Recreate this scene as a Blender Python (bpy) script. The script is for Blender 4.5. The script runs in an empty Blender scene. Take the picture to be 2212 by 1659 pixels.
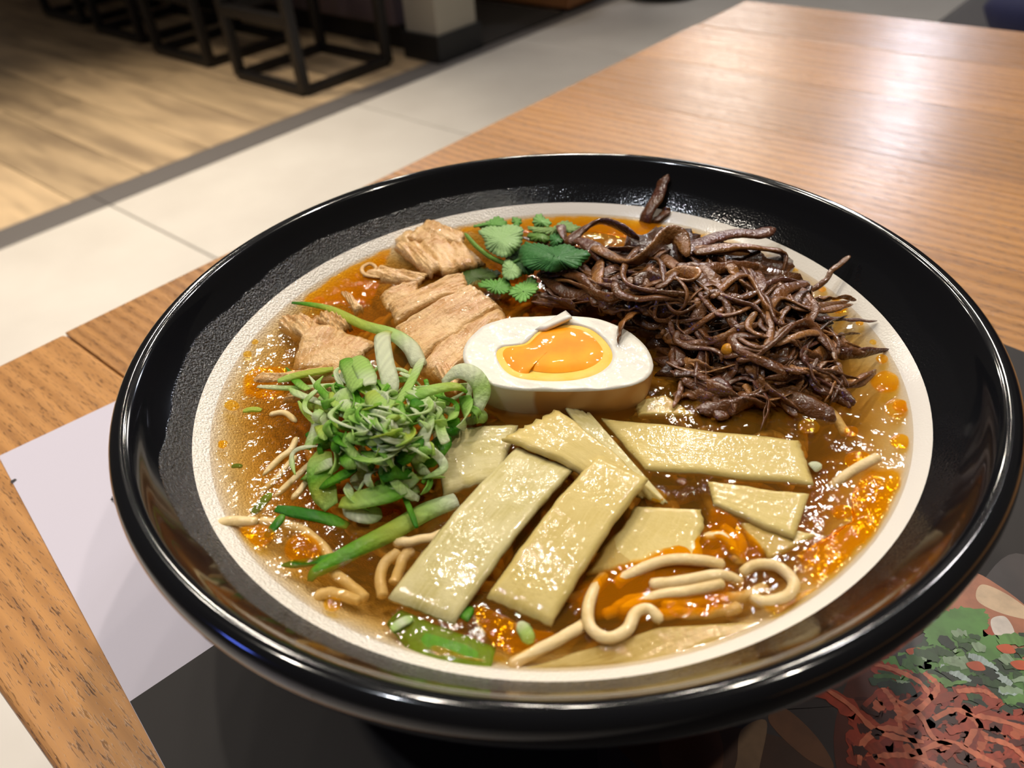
import bpy, math, random
import numpy as np
from mathutils import Vector, Matrix
random.seed(7); rng = np.random.default_rng(7)
sc = bpy.context.scene
COL = sc.collection

# ------------------------------------------------------------------ camera
RZ = 0.82            # height of the bowl's rim above the floor
ZT = 0.745           # table top
ZS = RZ - 0.0160     # broth surface
FPX = 1661.0; PITCH = math.radians(39.0065); ROLL = math.radians(-4.601)
CAM = np.array([-0.010985, -0.167765, RZ + 0.114893])
_cp, _sp, _cr, _sr = math.cos(PITCH), math.sin(PITCH), math.cos(ROLL), math.sin(ROLL)
_U = np.array([0, _sp, _cp]); _X = np.array([1.0, 0, 0]); FWD = np.array([0, _cp, -_sp])
RIGHT = _cr*_X + _sr*_U; UP = -_sr*_X + _cr*_U
def lin(r, g, b):
    f = lambda c: (c/255/12.92 if c/255 <= .04045 else ((c/255+.055)/1.055)**2.4)
    return (f(r), f(g), f(b))
cd = bpy.data.cameras.new('camera'); cam = bpy.data.objects.new('camera', cd); COL.objects.link(cam)
cd.sensor_width = 36; cd.sensor_fit = 'HORIZONTAL'; cd.lens = FPX/2212*36; cd.clip_start = .01
m3 = Matrix((RIGHT, UP, -FWD)).transposed()
cam.matrix_world = Matrix.Translation(Vector(CAM)) @ m3.to_4x4()
cd.dof.use_dof = True; cd.dof.focus_distance = 0.208; cd.dof.aperture_fstop = cd.lens/1000/0.0018
sc.camera = cam
def ray(x, y):
    return RIGHT*(x-1106)/FPX - UP*(y-829.5)/FPX + FWD
def at(x, y, z):
    """photo direction -> the point at height z it belongs to"""
    d = ray(x, y); t = (z-CAM[2])/d[2]; return CAM + d*t
def S(x, y, h=0.0): return at(x, y, ZS+h)

# ------------------------------------------------------------------ world, lights, exposure
sc.view_settings.view_transform = 'Standard'; sc.view_settings.look = 'None'
sc.view_settings.gamma = 1; sc.view_settings.use_curve_mapping = False
sc.view_settings.exposure = -0.60
sc.cycles.transparent_max_bounces = 24
sc.cycles.max_bounces = 4; sc.cycles.glossy_bounces = 2; sc.cycles.diffuse_bounces = 2; sc.cycles.caustics_reflective = False; sc.cycles.caustics_refractive = False
w = bpy.data.worlds.new('room_ambient'); sc.world = w; w.use_nodes = True
w.node_tree.nodes['Background'].inputs[0].default_value = (*lin(150, 138, 126), 1)
w.node_tree.nodes['Background'].inputs[1].default_value = 0.24
WARM = (1, .91, .78)
def disc(name, loc, target, energy, size, color=WARM, spread=math.pi):
    l = bpy.data.lights.new(name, 'AREA'); l.shape = 'DISK'; l.size = size; l.energy = energy; l.color = color; l.spread = spread
    o = bpy.data.objects.new(name, l); COL.objects.link(o); o.location = loc
    o.rotation_euler = (Vector(target)-Vector(loc)).to_track_quat('-Z', 'Y').to_euler(); return o
def spot(name, loc, target, energy, ang, blend=.8, color=WARM, r=.05):
    l = bpy.data.lights.new(name, 'SPOT'); l.energy = energy; l.spot_size = math.radians(ang); l.spot_blend = blend
    l.shadow_soft_size = r; l.color = color
    o = bpy.data.objects.new(name, l); COL.objects.link(o); o.location = loc
    o.rotation_euler = (Vector(target)-Vector(loc)).to_track_quat('-Z', 'Y').to_euler(); return o
CEIL = 2.65
disc('ceiling_and_glint_lamp', (.55, .75, CEIL), (0, 0, .8), 15, .055)
disc('ceiling_and_glint_lamp', (-.35, .62, CEIL), (0, 0, .8), 12, .055)
disc('ceiling_and_glint_lamp', (.95, -.25, CEIL), (0, 0, .8), 13, .055)
disc('ceiling_and_glint_lamp', (-.75, -.30, CEIL), (0, 0, .8), 8, .055, (.86, .92, 1))
for lx, ly, le in ((.15, 1.75, 9), (-.55, 2.05, 8), (.75, 2.15, 8), (.10, 2.75, 8), (-1.15, 2.75, 7), (1.35, 2.75, 8), (.55, 3.4, 8), (-.45, 3.5, 8)):  # unseen lamps added ahead so that wet surfaces glint
    disc('ceiling_and_glint_lamp', (lx, ly, CEIL), (0, .1, .8), le, .07)
# floor aisle spots on the left
spot('aisle_spot', (-1.35, 1.65, CEIL), (-1.25, 1.55, 0), 290, 75, 1, (1, .92, .82))
spot('aisle_spot', (-1.6, 2.75, CEIL), (-1.35, 2.35, 0), 300, 62, 1, (1, .86, .66))
spot('aisle_spot', (-1.1, .2, CEIL), (-.9, .1, 0), 150, 70, 1)
# far ceiling lamps that glance off the table top
def glance(px, py, energy, size, color, zl=2.5, zp=ZT):
    p = at(px, py, zp); d = p-CAM; d[2] = -d[2]; q = p+d*((zl-ZT)/d[2])
    disc('far_ceiling_lamp', q, p, energy, size, color)
glance(1930, 275, 28, .26, (.80, .86, 1)); glance(2040, 150, 34, .22, (1, .93, .82)); glance(2185, 110, 40, .2, (1, .93, .82))
glance(1660, 60, 150, .9, (1, .95, .9), 2.5)
glance(1560, 215, 26, .7, (1, .95, .9), 2.5)
glance(1845, 1055, 7, .11, (1, .95, .95), 2.6, ZS); glance(1722, 1240, 5, .08, (1, .95, .95), 2.6, ZS); glance(965, 1395, 5, .08, WARM, 2.6, ZS); glance(1500, 895, 5, .08, WARM, 2.6, ZS); glance(640, 1080, 5, .08, WARM, 2.6, ZS)
disc('neon_tube', (-2.4, -.9, 1.35), (0, 0, .8), 8, .35, (.12, .2, 1))

# ------------------------------------------------------------------ materials
MATS = {}
def mat(name, color=(.5, .5, .5), rough=.5, **k):
    if name in MATS: return MATS[name]
    m = bpy.data.materials.new(name); m.use_nodes = True; nt = m.node_tree; b = nt.nodes['Principled BSDF']
    b.inputs['Base Color'].default_value = (*color, 1); b.inputs['Roughness'].default_value = rough
    for kk, v in k.items(): b.inputs[kk].default_value = v
    MATS[name] = m; return m
class N:
    """tiny node helper"""
    def __init__(s, m): s.m = m; s.nt = m.node_tree; s.b = s.nt.nodes.get('Principled BSDF')
    def n(s, t, **k):
        x = s.nt.nodes.new(t)
        for kk, v in k.items():
            if kk.startswith('i_'):
                key = kk[2:]; key = int(key) if key.isdigit() else key.replace('_', ' ')
                if isinstance(v, bpy.types.NodeSocket): s.nt.links.new(v, x.inputs[key])
                else: x.inputs[key].default_value = v
            else: setattr(x, kk, v)
        return x
    def l(s, a, b): s.nt.links.new(a, b)
    def math(s, op, a, b=0.0, c=None):
        x = s.nt.nodes.new('ShaderNodeMath'); x.operation = op
        for i, v in enumerate([a, b] + ([c] if c is not None else [])):
            if isinstance(v, bpy.types.NodeSocket): s.nt.links.new(v, x.inputs[i])
            else: x.inputs[i].default_value = v
        return x.outputs[0]
    def mapr(s, v, a, b, c=0.0, d=1.0):
        x = s.n('ShaderNodeMapRange', i_0=v); x.interpolation_type = 'SMOOTHSTEP'
        for i, q in enumerate((a, b, c, d)): x.inputs[i+1].default_value = q
        return x.outputs[0]
    def coord(s, scale=(1, 1, 1), which='Object', loc=(0, 0, 0)):
        t = s.n('ShaderNodeTexCoord'); mp = s.n('ShaderNodeMapping'); s.l(t.outputs[which], mp.inputs[0])
        mp.inputs['Scale'].default_value = scale; mp.inputs['Location'].default_value = loc; return mp.outputs[0]
    def noise(s, v, scale, detail=3, rough=.55, dist=0.0):
        return s.n('ShaderNodeTexNoise', i_Vector=v, i_Scale=scale, i_Detail=detail, i_Roughness=rough, i_Distortion=dist).outputs[0]
    def mix(s, f, a, b, mode='MIX'):
        x = s.nt.nodes.new('ShaderNodeMix'); x.data_type = 'RGBA'; x.blend_type = mode
        for i, v in ((0, f), (6, a), (7, b)):
            if isinstance(v, bpy.types.NodeSocket): s.nt.links.new(v, x.inputs[i])
            elif i == 0: x.inputs[0].default_value = v
            else: x.inputs[i].default_value = (*v[:3], 1)
        return x.outputs[2]
    def bump(s, h, strength=.3, dist=.001, normal=None):
        x = s.n('ShaderNodeBump', i_Height=h, i_Strength=strength, i_Distance=dist)
        if normal is not None: s.l(normal, x.inputs['Normal'])
        return x.outputs[0]
    def base(s, c): s.l(c, s.b.inputs['Base Color'])
    def nor(s, c):
        s.l(c, s.b.inputs['Normal']); s.l(c, s.b.inputs['Coat Normal'])

# table wood (oak boards, grain along local x)
def wood(name, light, dark, gloss=.27):
    m = mat(name, light, gloss); h = N(m)
    oi = h.n('ShaderNodeObjectInfo'); rnd = oi.outputs['Random']
    tc = h.n('ShaderNodeTexCoord'); cmb = h.n('ShaderNodeCombineXYZ')
    h.l(h.math('MULTIPLY', rnd, 37.0), cmb.inputs[0]); h.l(h.math('MULTIPLY', rnd, 11.0), cmb.inputs[1])
    add = h.n('ShaderNodeVectorMath', operation='ADD'); h.l(tc.outputs['Object'], add.inputs[0]); h.l(cmb.outputs[0], add.inputs[1])
    v = add.outputs[0]
    def mp(sx, sy):
        q = h.n('ShaderNodeMapping', i_Vector=v); q.inputs['Scale'].default_value = (sx, sy, sy); return q.outputs[0]
    warp = h.noise(mp(1.6, 9), 1.0, 2)
    sep = h.n('ShaderNodeSeparateXYZ', i_0=v)
    ring = h.math('ADD', h.math('MULTIPLY', sep.outputs[1], 900.0), h.math('MULTIPLY', warp, 46.0))
    ring = h.math('MULTIPLY_ADD', h.math('SINE', ring), .5, .5)
    fib = h.noise(mp(9, 420), 1.0, 3)
    pore = h.mapr(h.noise(mp(210, 2300), 1.0, 2), .56, .66)
    tone = h.noise(mp(1.2, 18), 1.0, 3)
    f = h.math('ADD', h.math('MULTIPLY', ring, .20), h.math('ADD', h.math('MULTIPLY', fib, .35), h.math('MULTIPLY', tone, .45)))
    c = h.mix(h.mapr(f, .25, .95), light, dark)
    c = h.mix(h.math('MULTIPLY', pore, h.math('MULTIPLY_ADD', ring, .45, .50)), c, tuple(.42*q for q in dark))
    hs = h.n('ShaderNodeHueSaturation', i_Color=c); h.l(h.math('MULTIPLY_ADD', rnd, .28, .86), hs.inputs['Value'])
    h.base(hs.outputs[0])
    h.l(h.math('MULTIPLY_ADD', fib, .22, gloss-.08), h.b.inputs['Roughness'])
    h.nor(h.bump(h.math('SUBTRACT', fib, h.math('MULTIPLY', pore, .6)), .22, .0006))
    return m
M_WOOD = wood('oak_board', lin(184, 134, 82), lin(122, 80, 44))
M_TABLEDARK = mat('table_underframe_metal', lin(35, 33, 32), .5, Metallic=.6)

# floor
m = mat('floor_tile', lin(205, 198, 188), .38); h = N(m)
c = h.coord(); h.base(h.mix(h.noise(c, 3.2, 5), lin(188, 180, 170), lin(216, 210, 200))); h.nor(h.bump(h.noise(c, 40, 3), .1, .002))
M_TILE = m
m = mat('floor_plank', lin(190, 160, 125), .38); h = N(m)
oi = h.n('ShaderNodeObjectInfo'); c = h.coord((1.2, 9, 9))
off = h.n('ShaderNodeVectorMath', operation='ADD'); h.l(c, off.inputs[0]); k = h.n('ShaderNodeCombineXYZ'); h.l(h.math('MULTIPLY', oi.outputs['Random'], 50.0), k.inputs[0]); h.l(k.outputs[0], off.inputs[1])
nz = h.noise(off.outputs[0], 1.3, 5)
cc = h.mix(h.mapr(nz, .3, .72), lin(206, 178, 140), lin(150, 128, 102))
hs = h.n('ShaderNodeHueSaturation', i_Color=cc); h.l(h.math('MULTIPLY_ADD', oi.outputs['Random'], .35, .78), hs.inputs['Value']); h.base(hs.outputs[0])
M_PLANK = m
M_STRIP = mat('grey_floor_strip', lin(100, 95, 92), .45)
M_GROUT = mat('grout', lin(140, 134, 126), .8)
# dark furniture
m = mat('black_metal', lin(30, 27, 26), .42, Metallic=.3); M_BLACK = m
M_BASE = mat('black_skirting', lin(16, 15, 15), .5)
M_PILLAR = mat('pillar_paint', lin(150, 143, 128), .7)
m = mat('counter_panel', lin(92, 78, 82), .6); h = N(m); h.base(h.mix(h.noise(h.coord((1, 6, 1)), 4, 3), lin(80, 68, 72), lin(106, 90, 92))); M_COUNTER = m
M_BROWNWOOD = mat('brown_wood_panel', lin(140, 92, 52), .5)
M_SHADEFLOOR = mat('shaded_floor_dark', lin(36, 30, 24), .9)  # floor shade put into the colour
M_CUSHION = mat('dark_upholstery', lin(44, 38, 36), .75)
M_BLUE = mat('navy_fabric', lin(28, 32, 70), .8)

# bowl
m = mat('black_glaze', lin(17, 18, 21), .16, **{'Coat Weight': .3, 'Coat Roughness': .04}); h = N(m)
def peel(h, strength):
    tc = h.n('ShaderNodeTexCoord'); sp = h.n('ShaderNodeSeparateXYZ', i_0=tc.outputs['Object'])
    r = h.math('SQRT', h.math('ADD', h.math('POWER', sp.outputs[0], 2.0), h.math('POWER', sp.outputs[1], 2.0)))
    edge = h.math('ADD', r, h.math('MULTIPLY', h.math('SUBTRACT', h.noise(tc.outputs['Object'], 28, 2), .5), .006))
    msk = h.mapr(edge, .0992, .1002, 1, 0)
    left = h.mapr(h.math('DIVIDE', sp.outputs[0], r), -.55, .35, 1, .10)
    k = h.math('MULTIPLY', msk, left)
    fine = h.noise(tc.outputs['Object'], 1700, 1, .5)
    dr = h.n('ShaderNodeBump', i_Height=fine, i_Distance=.0009)
    h.l(h.math('MULTIPLY', k, strength), dr.inputs['Strength'])
    return k, dr.outputs[0], tc.outputs['Object']
k, nrm, oc = peel(h, 1.0)
big = h.bump(h.noise(oc, 30, 1), .012, .004, nrm); h.nor(big)
h.l(h.math('MULTIPLY_ADD', k, .16, .10), h.b.inputs['Roughness'])
h.base(h.mix(h.math('MULTIPLY', k, .5), lin(15, 16, 19), lin(44, 44, 46)))
M_GLAZE = m
m = mat('white_glaze', lin(232, 225, 214), .22, **{'Coat Weight': .3}); h = N(m); k, nrm, oc = peel(h, .6); h.nor(nrm); M_WHITE = m

# broth: clear amber liquid, thin surface + absorbing, slightly cloudy volume
def liquid(name, tint, gloss_rough, bump=None, opac=0.0, diff=(.5, .3, .1), fade=False):
    m = bpy.data.materials.new(name); m.use_nodes = True; h = N(m); nt = m.node_tree; nt.nodes.remove(h.b)
    out = nt.nodes['Material Output']
    tr = h.n('ShaderNodeBsdfTransparent', i_0=(*tint, 1)); gl = h.n('ShaderNodeBsdfGlossy', i_Roughness=gloss_rough)
    fr = h.n('ShaderNodeLayerWeight', i_Blend=.5)
    c = h.coord()
    b = h.bump(h.math('ADD', h.noise(c, 70, 2), h.math('MULTIPLY', h.noise(c, 320, 2), .22)), bump or .25, .003)
    h.l(b, gl.inputs['Normal']); h.l(b, fr.inputs['Normal'])
    base = tr.outputs[0]
    if opac:
        df = h.n('ShaderNodeBsdfDiffuse', i_0=(*diff, 1)); mm = h.n('ShaderNodeMixShader', i_0=opac); h.l(base, mm.inputs[1]); h.l(df.outputs[0], mm.inputs[2]); base = mm.outputs[0]
    mx = h.n('ShaderNodeMixShader'); h.l(h.math('MULTIPLY_ADD', h.math('POWER', fr.outputs[1], 5.0), .97, .025), mx.inputs[0]); h.l(base, mx.inputs[1]); h.l(gl.outputs[0], mx.inputs[2])
    if fade:   # oil thins out towards the edge of its pool
        ed = h.n('ShaderNodeAttribute', attribute_name='Col'); sv = h.n('ShaderNodeSeparateColor', i_0=ed.outputs[0])
        th = h.mapr(h.math('ADD', sv.outputs[0], h.math('MULTIPLY', h.math('SUBTRACT', h.noise(c, 160, 3), .5), sv.outputs[1])), .02, .22)
        cl = h.n('ShaderNodeBsdfTransparent', i_0=(1, 1, 1, 1)); m2 = h.n('ShaderNodeMixShader'); h.l(th, m2.inputs[0]); h.l(cl.outputs[0], m2.inputs[1]); h.l(mx.outputs[0], m2.inputs[2]); mx = m2
    h.l(mx.outputs[0], out.inputs[0]); return m, h, out
M_BROTH, h, out = liquid('amber_broth', (1, .99, .95), .05, .24, .17, lin(176, 120, 34))
va = h.n('ShaderNodeVolumeAbsorption', i_0=(.873, .655, .09, 1), i_Density=130.0); h.l(va.outputs[0], out.inputs['Volume'])
M_OIL, _, _ = liquid('chili_oil', (1, .70, .06), .06, .35, .20, lin(240, 146, 4), True)
M_OILY, _, _ = liquid('yellow_oil', (.99, .76, .18), .06, .4, .18, lin(228, 160, 20), True)
M_BUB, _, _ = liquid('bubble_film', (.99, .97, .92), .04, .05)

# food
def food(name, color, rough=.3, bumps=((500, .25),), var=None, vscale=150, sss=0.0, coat=.55, attr=False, fib=None, fbump=.3, **k):
    m = mat(name, color, min(.6, rough+.14), **{'Specular IOR Level': .22, 'Coat Weight': coat, 'Coat Roughness': .04, **k})
    h = N(m); c = h.coord(which='Object')
    colr = None
    if attr: colr = h.n('ShaderNodeAttribute', attribute_name='Col').outputs[0]
    if var is not None:
        colr = h.mix(h.mapr(h.noise(c, vscale, 4), .35, .7), colr if colr is not None else color, var)
    if fib is not None:
        ft = h.n('ShaderNodeAttribute', attribute_name='fib').outputs[0]
        sx = h.n('ShaderNodeMapping', i_Vector=ft); sx.inputs['Scale'].default_value = (3, fib, 1)
        fn = h.noise(sx.outputs[0], 1, 3); colr = h.mix(h.mapr(fn, .35, .75), colr if colr is not None else color, var or color)
    if colr is not None: h.base(colr)
    nrm = None
    if fib is not None: nrm = h.bump(fn, fbump, .0008)
    for scl, st in bumps: nrm = h.bump(h.noise(c, scl, 2), st, .001, nrm)
    if nrm is not None: h.nor(nrm)
    return m
M_EGGW = food('egg_white', lin(226, 221, 208), .25, ((420, .22), (70, .12)), sss=.25)
M_EGGSKIN = food('soy_stained_egg_skin', lin(188, 142, 90), .3, ((300, .08),), sss=.15)
h = N(M_EGGSKIN); sp = h.n('ShaderNodeSeparateXYZ', i_0=h.coord())
edge = h.math('ADD', sp.outputs[0], h.math('MULTIPLY', h.noise(h.coord(), 60, 2), .003))
ns = h.noise(h.coord(), 35, 3)
h.base(h.mix(h.mapr(edge, -.0065, -.0052), lin(232, 218, 196), h.mix(ns, lin(214, 168, 112), lin(190, 140, 84))))
M_YOLKSET = food('set_yolk', lin(242, 200, 104), .5, ((300, .15),), lin(240, 186, 66), 90, coat=.1, sss=.1)
M_YOLKRUN = food('runny_yolk', lin(244, 142, 2), .4, ((45, .03), (300, .10)), lin(250, 168, 10), 70, coat=.5, sss=.1)
M_MENMA = food('bamboo_shoot', lin(196, 172, 98), .34, ((120, .08), (600, .14)), lin(206, 184, 116), coat=.7, fib=30, fbump=.06)
M_MENMA2 = food('bamboo_shoot_pale', lin(182, 167, 104), .34, ((120, .08), (600, .14)), lin(204, 191, 140), coat=.7, fib=20, fbump=.08)
M_CHICKEN = food('pale_meat', lin(176, 124, 60), .32, ((180, .3), (800, .5)), lin(214, 176, 122), 70, coat=.7, fib=26)
M_BEEF = food('braised_beef', lin(84, 48, 30), .26, ((200, .2), (800, .5)), lin(92, 54, 20), 90, coat=.8, attr=True)
M_NOODLE = food('noodle', lin(228, 202, 152), .3, ((500, .3),), lin(214, 184, 124), coat=.5)
M_VEG = food('scallion', lin(120, 170, 60), .38, ((220, .3), (900, .4)), None, coat=.3, attr=True)
M_VEG.node_tree.nodes['Principled BSDF'].inputs['Alpha'].default_value = .85
h = N(M_VEG); tl_ = h.n('ShaderNodeBsdfTranslucent'); h.l(h.n('ShaderNodeAttribute', attribute_name='Col').outputs[0], tl_.inputs[0])
mx_ = h.n('ShaderNodeMixShader', i_0=.42); h.l(h.b.outputs[0], mx_.inputs[1]); h.l(tl_.outputs[0], mx_.inputs[2]); h.l(mx_.outputs[0], h.nt.nodes['Material Output'].inputs[0])
M_LEAF = food('cilantro_leaf', lin(70, 120, 50), .45, ((200, .35), (800, .3)), None, coat=.12, attr=True)
M_SEED = food('pepper_seed', lin(196, 132, 24), .25)

# ------------------------------------------------------------------ mesh helpers
def link(o, parent=None):
    COL.objects.link(o)
    if parent is not None: o.parent = parent
    return o
def mesh_obj(name, V, Fc, mtl, parent=None, col=None, fib=None, smooth=True, loc=None, mats=None, midx=None):
    me = bpy.data.meshes.new(name); V = np.asarray(V, float)
    if loc is not None: V = V-np.asarray(loc)
    me.from_pydata(V.tolist(), [], Fc); me.update()
    for q in (mats or [mtl]): me.materials.append(q)
    if midx is not None: me.polygons.foreach_set('material_index', midx)
    if smooth: me.polygons.foreach_set('use_smooth', [True]*len(me.polygons))
    if col is not None:
        a = me.attributes.new('Col', 'FLOAT_COLOR', 'POINT'); c = np.ones((len(V), 4)); c[:, :3] = col; a.data.foreach_set('color', c.ravel())
    if fib is not None:
        a = me.attributes.new('fib', 'FLOAT_VECTOR', 'POINT'); a.data.foreach_set('vector', np.asarray(fib, float).ravel())
    o = bpy.data.objects.new(name, me); link(o, parent)
    if loc is not None: o.location = loc
    return o
def tag(o, label=None, cat=None, group=None, kind=None):
    if label: o['label'] = label
    if cat: o['category'] = cat
    if group: o['group'] = group
    if kind: o['kind'] = kind
    return o
def empty(name, loc, rz=0.0):
    o = bpy.data.objects.new(name, None); o.empty_display_size = .02; COL.objects.link(o); o.location = loc; o.rotation_euler = (0, 0, rz); return o
BOX_F = [(0, 3, 2, 1), (4, 5, 6, 7), (0, 1, 5, 4), (1, 2, 6, 5), (2, 3, 7, 6), (3, 0, 4, 7)]
def box(name, x0, x1, y0, y1, z0, z1, mtl, parent=None, bevel=0.0, seg=2):
    c = ((x0+x1)/2, (y0+y1)/2, (z0+z1)/2)
    V = [(x, y, z) for z in (z0, z1) for x, y in ((x0, y0), (x1, y0), (x1, y1), (x0, y1))]
    o = mesh_obj(name, V, BOX_F, mtl, parent, smooth=False, loc=c)
    if bevel:
        b = o.modifiers.new('bevel', 'BEVEL'); b.width = bevel; b.segments = seg
    return o
def bar(name, a, b, r, mtl, parent=None):
    a, b = np.array(a, float), np.array(b, float); d = (b-a)/np.linalg.norm(b-a)
    s = np.cross(d, (0, 0, 1)); s = np.array([1., 0, 0]) if np.linalg.norm(s) < 1e-6 else s/np.linalg.norm(s); t = np.cross(s, d)
    V = []
    for p in (a, b):
        for u, v in ((-1, -1), (1, -1), (1, 1), (-1, 1)): V.append(p+s*u*r+t*v*r)
    o = mesh_obj(name, V, BOX_F, mtl, parent, smooth=False, loc=(a+b)/2)
    bm = o.modifiers.new('bevel', 'BEVEL'); bm.width = r*.25; bm.segments = 2
    return o
def lathe(prof, seg=160):
    V, Fc = [], []
    n = len(prof)
    for i in range(seg):
        t = 2*math.pi*i/seg
        for r, z in prof: V.append((r*math.cos(t), r*math.sin(t), z))
    for i in range(seg):
        j = (i+1) % seg
        for k in range(n-1): Fc.append((i*n+k, j*n+k, j*n+k+1, i*n+k+1))
    return V, Fc
def crom(P, n, closed=False):
    P = np.asarray(P, float)
    if len(P) == 2 and not closed: return P[0]+(P[1]-P[0])*np.linspace(0, 1, n)[:, None]
    if closed: Q = np.vstack([P[-1], P, P[0], P[1]]); segs = len(P)
    else: Q = np.vstack([2*P[0]-P[1], P, 2*P[-1]-P[-2]]); segs = len(P)-1
    t = np.linspace(0, segs, n, endpoint=not closed); i = np.minimum(t.astype(int), segs-1); f = (t-i)[:, None]
    p0, p1, p2, p3 = Q[i], Q[i+1], Q[i+2], Q[i+3]
    return .5*((2*p1)+(-p0+p2)*f+(2*p0-5*p1+4*p2-p3)*f*f+(-p0+3*p1-3*p2+p3)*f**3)
def circ(n=8, sx=1.0, sy=1.0):
    t = np.arange(n)*2*math.pi/n; return np.stack([np.cos(t)*sx, np.sin(t)*sy], 1)
def band(width, thick, curl, n=6):
    """closed profile of a strip that bends across its width by `curl` radians"""
    u = np.linspace(-.5, .5, n)
    def arc(off):
        if abs(curl) < 1e-3: return np.stack([u*width, np.zeros(n)+off], 1)
        R = width/curl; return np.stack([(R+off)*np.sin(u*curl), (R+off)*np.cos(u*curl)-R], 1)
    return np.vstack([arc(thick/2), arc(-thick/2)[::-1]])
def sweep(P, prof, scale=None, twist=0.0, up=(0, 0, 1), jitter=0.0, n=None):
    P = np.asarray(P, float); n = len(P); m_ = len(prof)
    T = np.gradient(P, axis=0); T /= np.linalg.norm(T, axis=1)[:, None]+1e-12
    upv = np.array(up, float); side = np.cross(T[0], upv)
    if np.linalg.norm(side) < .15: side = np.cross(T[0], (0, 1, .1))
    side /= np.linalg.norm(side)
    scale = np.ones(n) if scale is None else np.asarray(scale)
    tw = np.linspace(0, twist, n) if np.isscalar(twist) else np.asarray(twist)
    V = np.zeros((n*m_, 3))
    for i in range(n):
        side = side-T[i]*(side@T[i]); side /= np.linalg.norm(side)+1e-12; nn = np.cross(side, T[i])
        c, s = math.cos(tw[i]), math.sin(tw[i]); a = c*side+s*nn; b = -s*side+c*nn
        q = prof*scale[i]
        if jitter: q = q*(1+jitter*rng.standard_normal((m_, 1)))
        V[i*m_:(i+1)*m_] = P[i]+q[:, :1]*a+q[:, 1:]*b
    Fc = []
    for i in range(n-1):
        for k in range(m_):
            l = (k+1) % m_; Fc.append((i*m_+k, i*m_+l, (i+1)*m_+l, (i+1)*m_+k))
    Fc.append(tuple(range(m_-1, -1, -1))); Fc.append(tuple((n-1)*m_+k for k in range(m_)))
    return V, Fc
def strand(name, P, r, mtl, n=26, flat=1.0, taper=(.75, .6), twist=0.0, wob=0.0, jit=0.0, col=None, parent=None, m_=8, rvar=0.0, plump=True):
    Q = crom(P, n); t = np.linspace(0, 1, n)
    if wob:
        for k in (3, 7, 13):
            Q = Q+np.outer(np.sin(t*k*2+rng.uniform(0, 6)), rng.standard_normal(3))*wob/k*2
    s = np.interp(t, [0, .12, .85, 1], [taper[0], 1, 1, taper[1]])
    if plump: s[0] *= .55; s[-1] *= .55
    if rvar: s = s*(1+rvar*np.convolve(rng.standard_normal(n), np.ones(3)/3, 'same'))
    V, Fc = sweep(Q, circ(m_, r, r*flat), s, twist, jitter=jit)
    cc = None
    if col is not None:
        col = np.asarray(col, float)
        cc = np.repeat(col[None], len(V), 0) if col.ndim == 1 else np.repeat(np.stack([np.interp(t, np.linspace(0, 1, len(col)), col[:, k]) for k in range(3)], 1), m_, 0)
    return mesh_obj(name, V, Fc, mtl, parent, cc, loc=Q[len(Q)//2])
def ribbon(name, P, width, thick, mtl, curl=.6, n=20, ends=(1, 1), twist=0.0, col=None, parent=None, flip=False, wpts=None, m_=6):
    Q = crom(P, n); t = np.linspace(0, 1, n); pr = band(width, thick, curl, m_)
    if flip: pr = pr*np.array([1, -1])
    s = np.interp(t, np.linspace(0, 1, len(wpts)), wpts) if wpts is not None else np.interp(t, [0, .2, .8, 1], [ends[0], 1, 1, ends[1]])
    V, Fc = sweep(Q, pr, s, twist); cc = None
    if col is not None:
        col = np.asarray(col, float)
        if col.ndim == 1: col = col[None]
        cc = np.stack([np.interp(t, np.linspace(0, 1, len(col)), col[:, k]) for k in range(3)], 1) if len(col) > 1 else np.repeat(col, n, 0)
        cc = np.repeat(cc, len(pr), 0)
        strp = 1+.10*np.sin(np.arange(len(cc))*2.4); cc = np.clip(cc*strp[:, None], 0, 1)
    return mesh_obj(name, V, Fc, mtl, parent, cc, loc=Q[n//2])
def vnoise(u, v, seed):
    r = np.random.default_rng(seed); o = np.zeros_like(u)
    for k in range(5):
        a, b, ph, am = r.uniform(1, 5), r.uniform(1, 5), r.uniform(0, 6), 1/(k+1.5); o += am*np.sin(a*(k+1)*u+b*(k+1)*v+ph)
    return o
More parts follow.
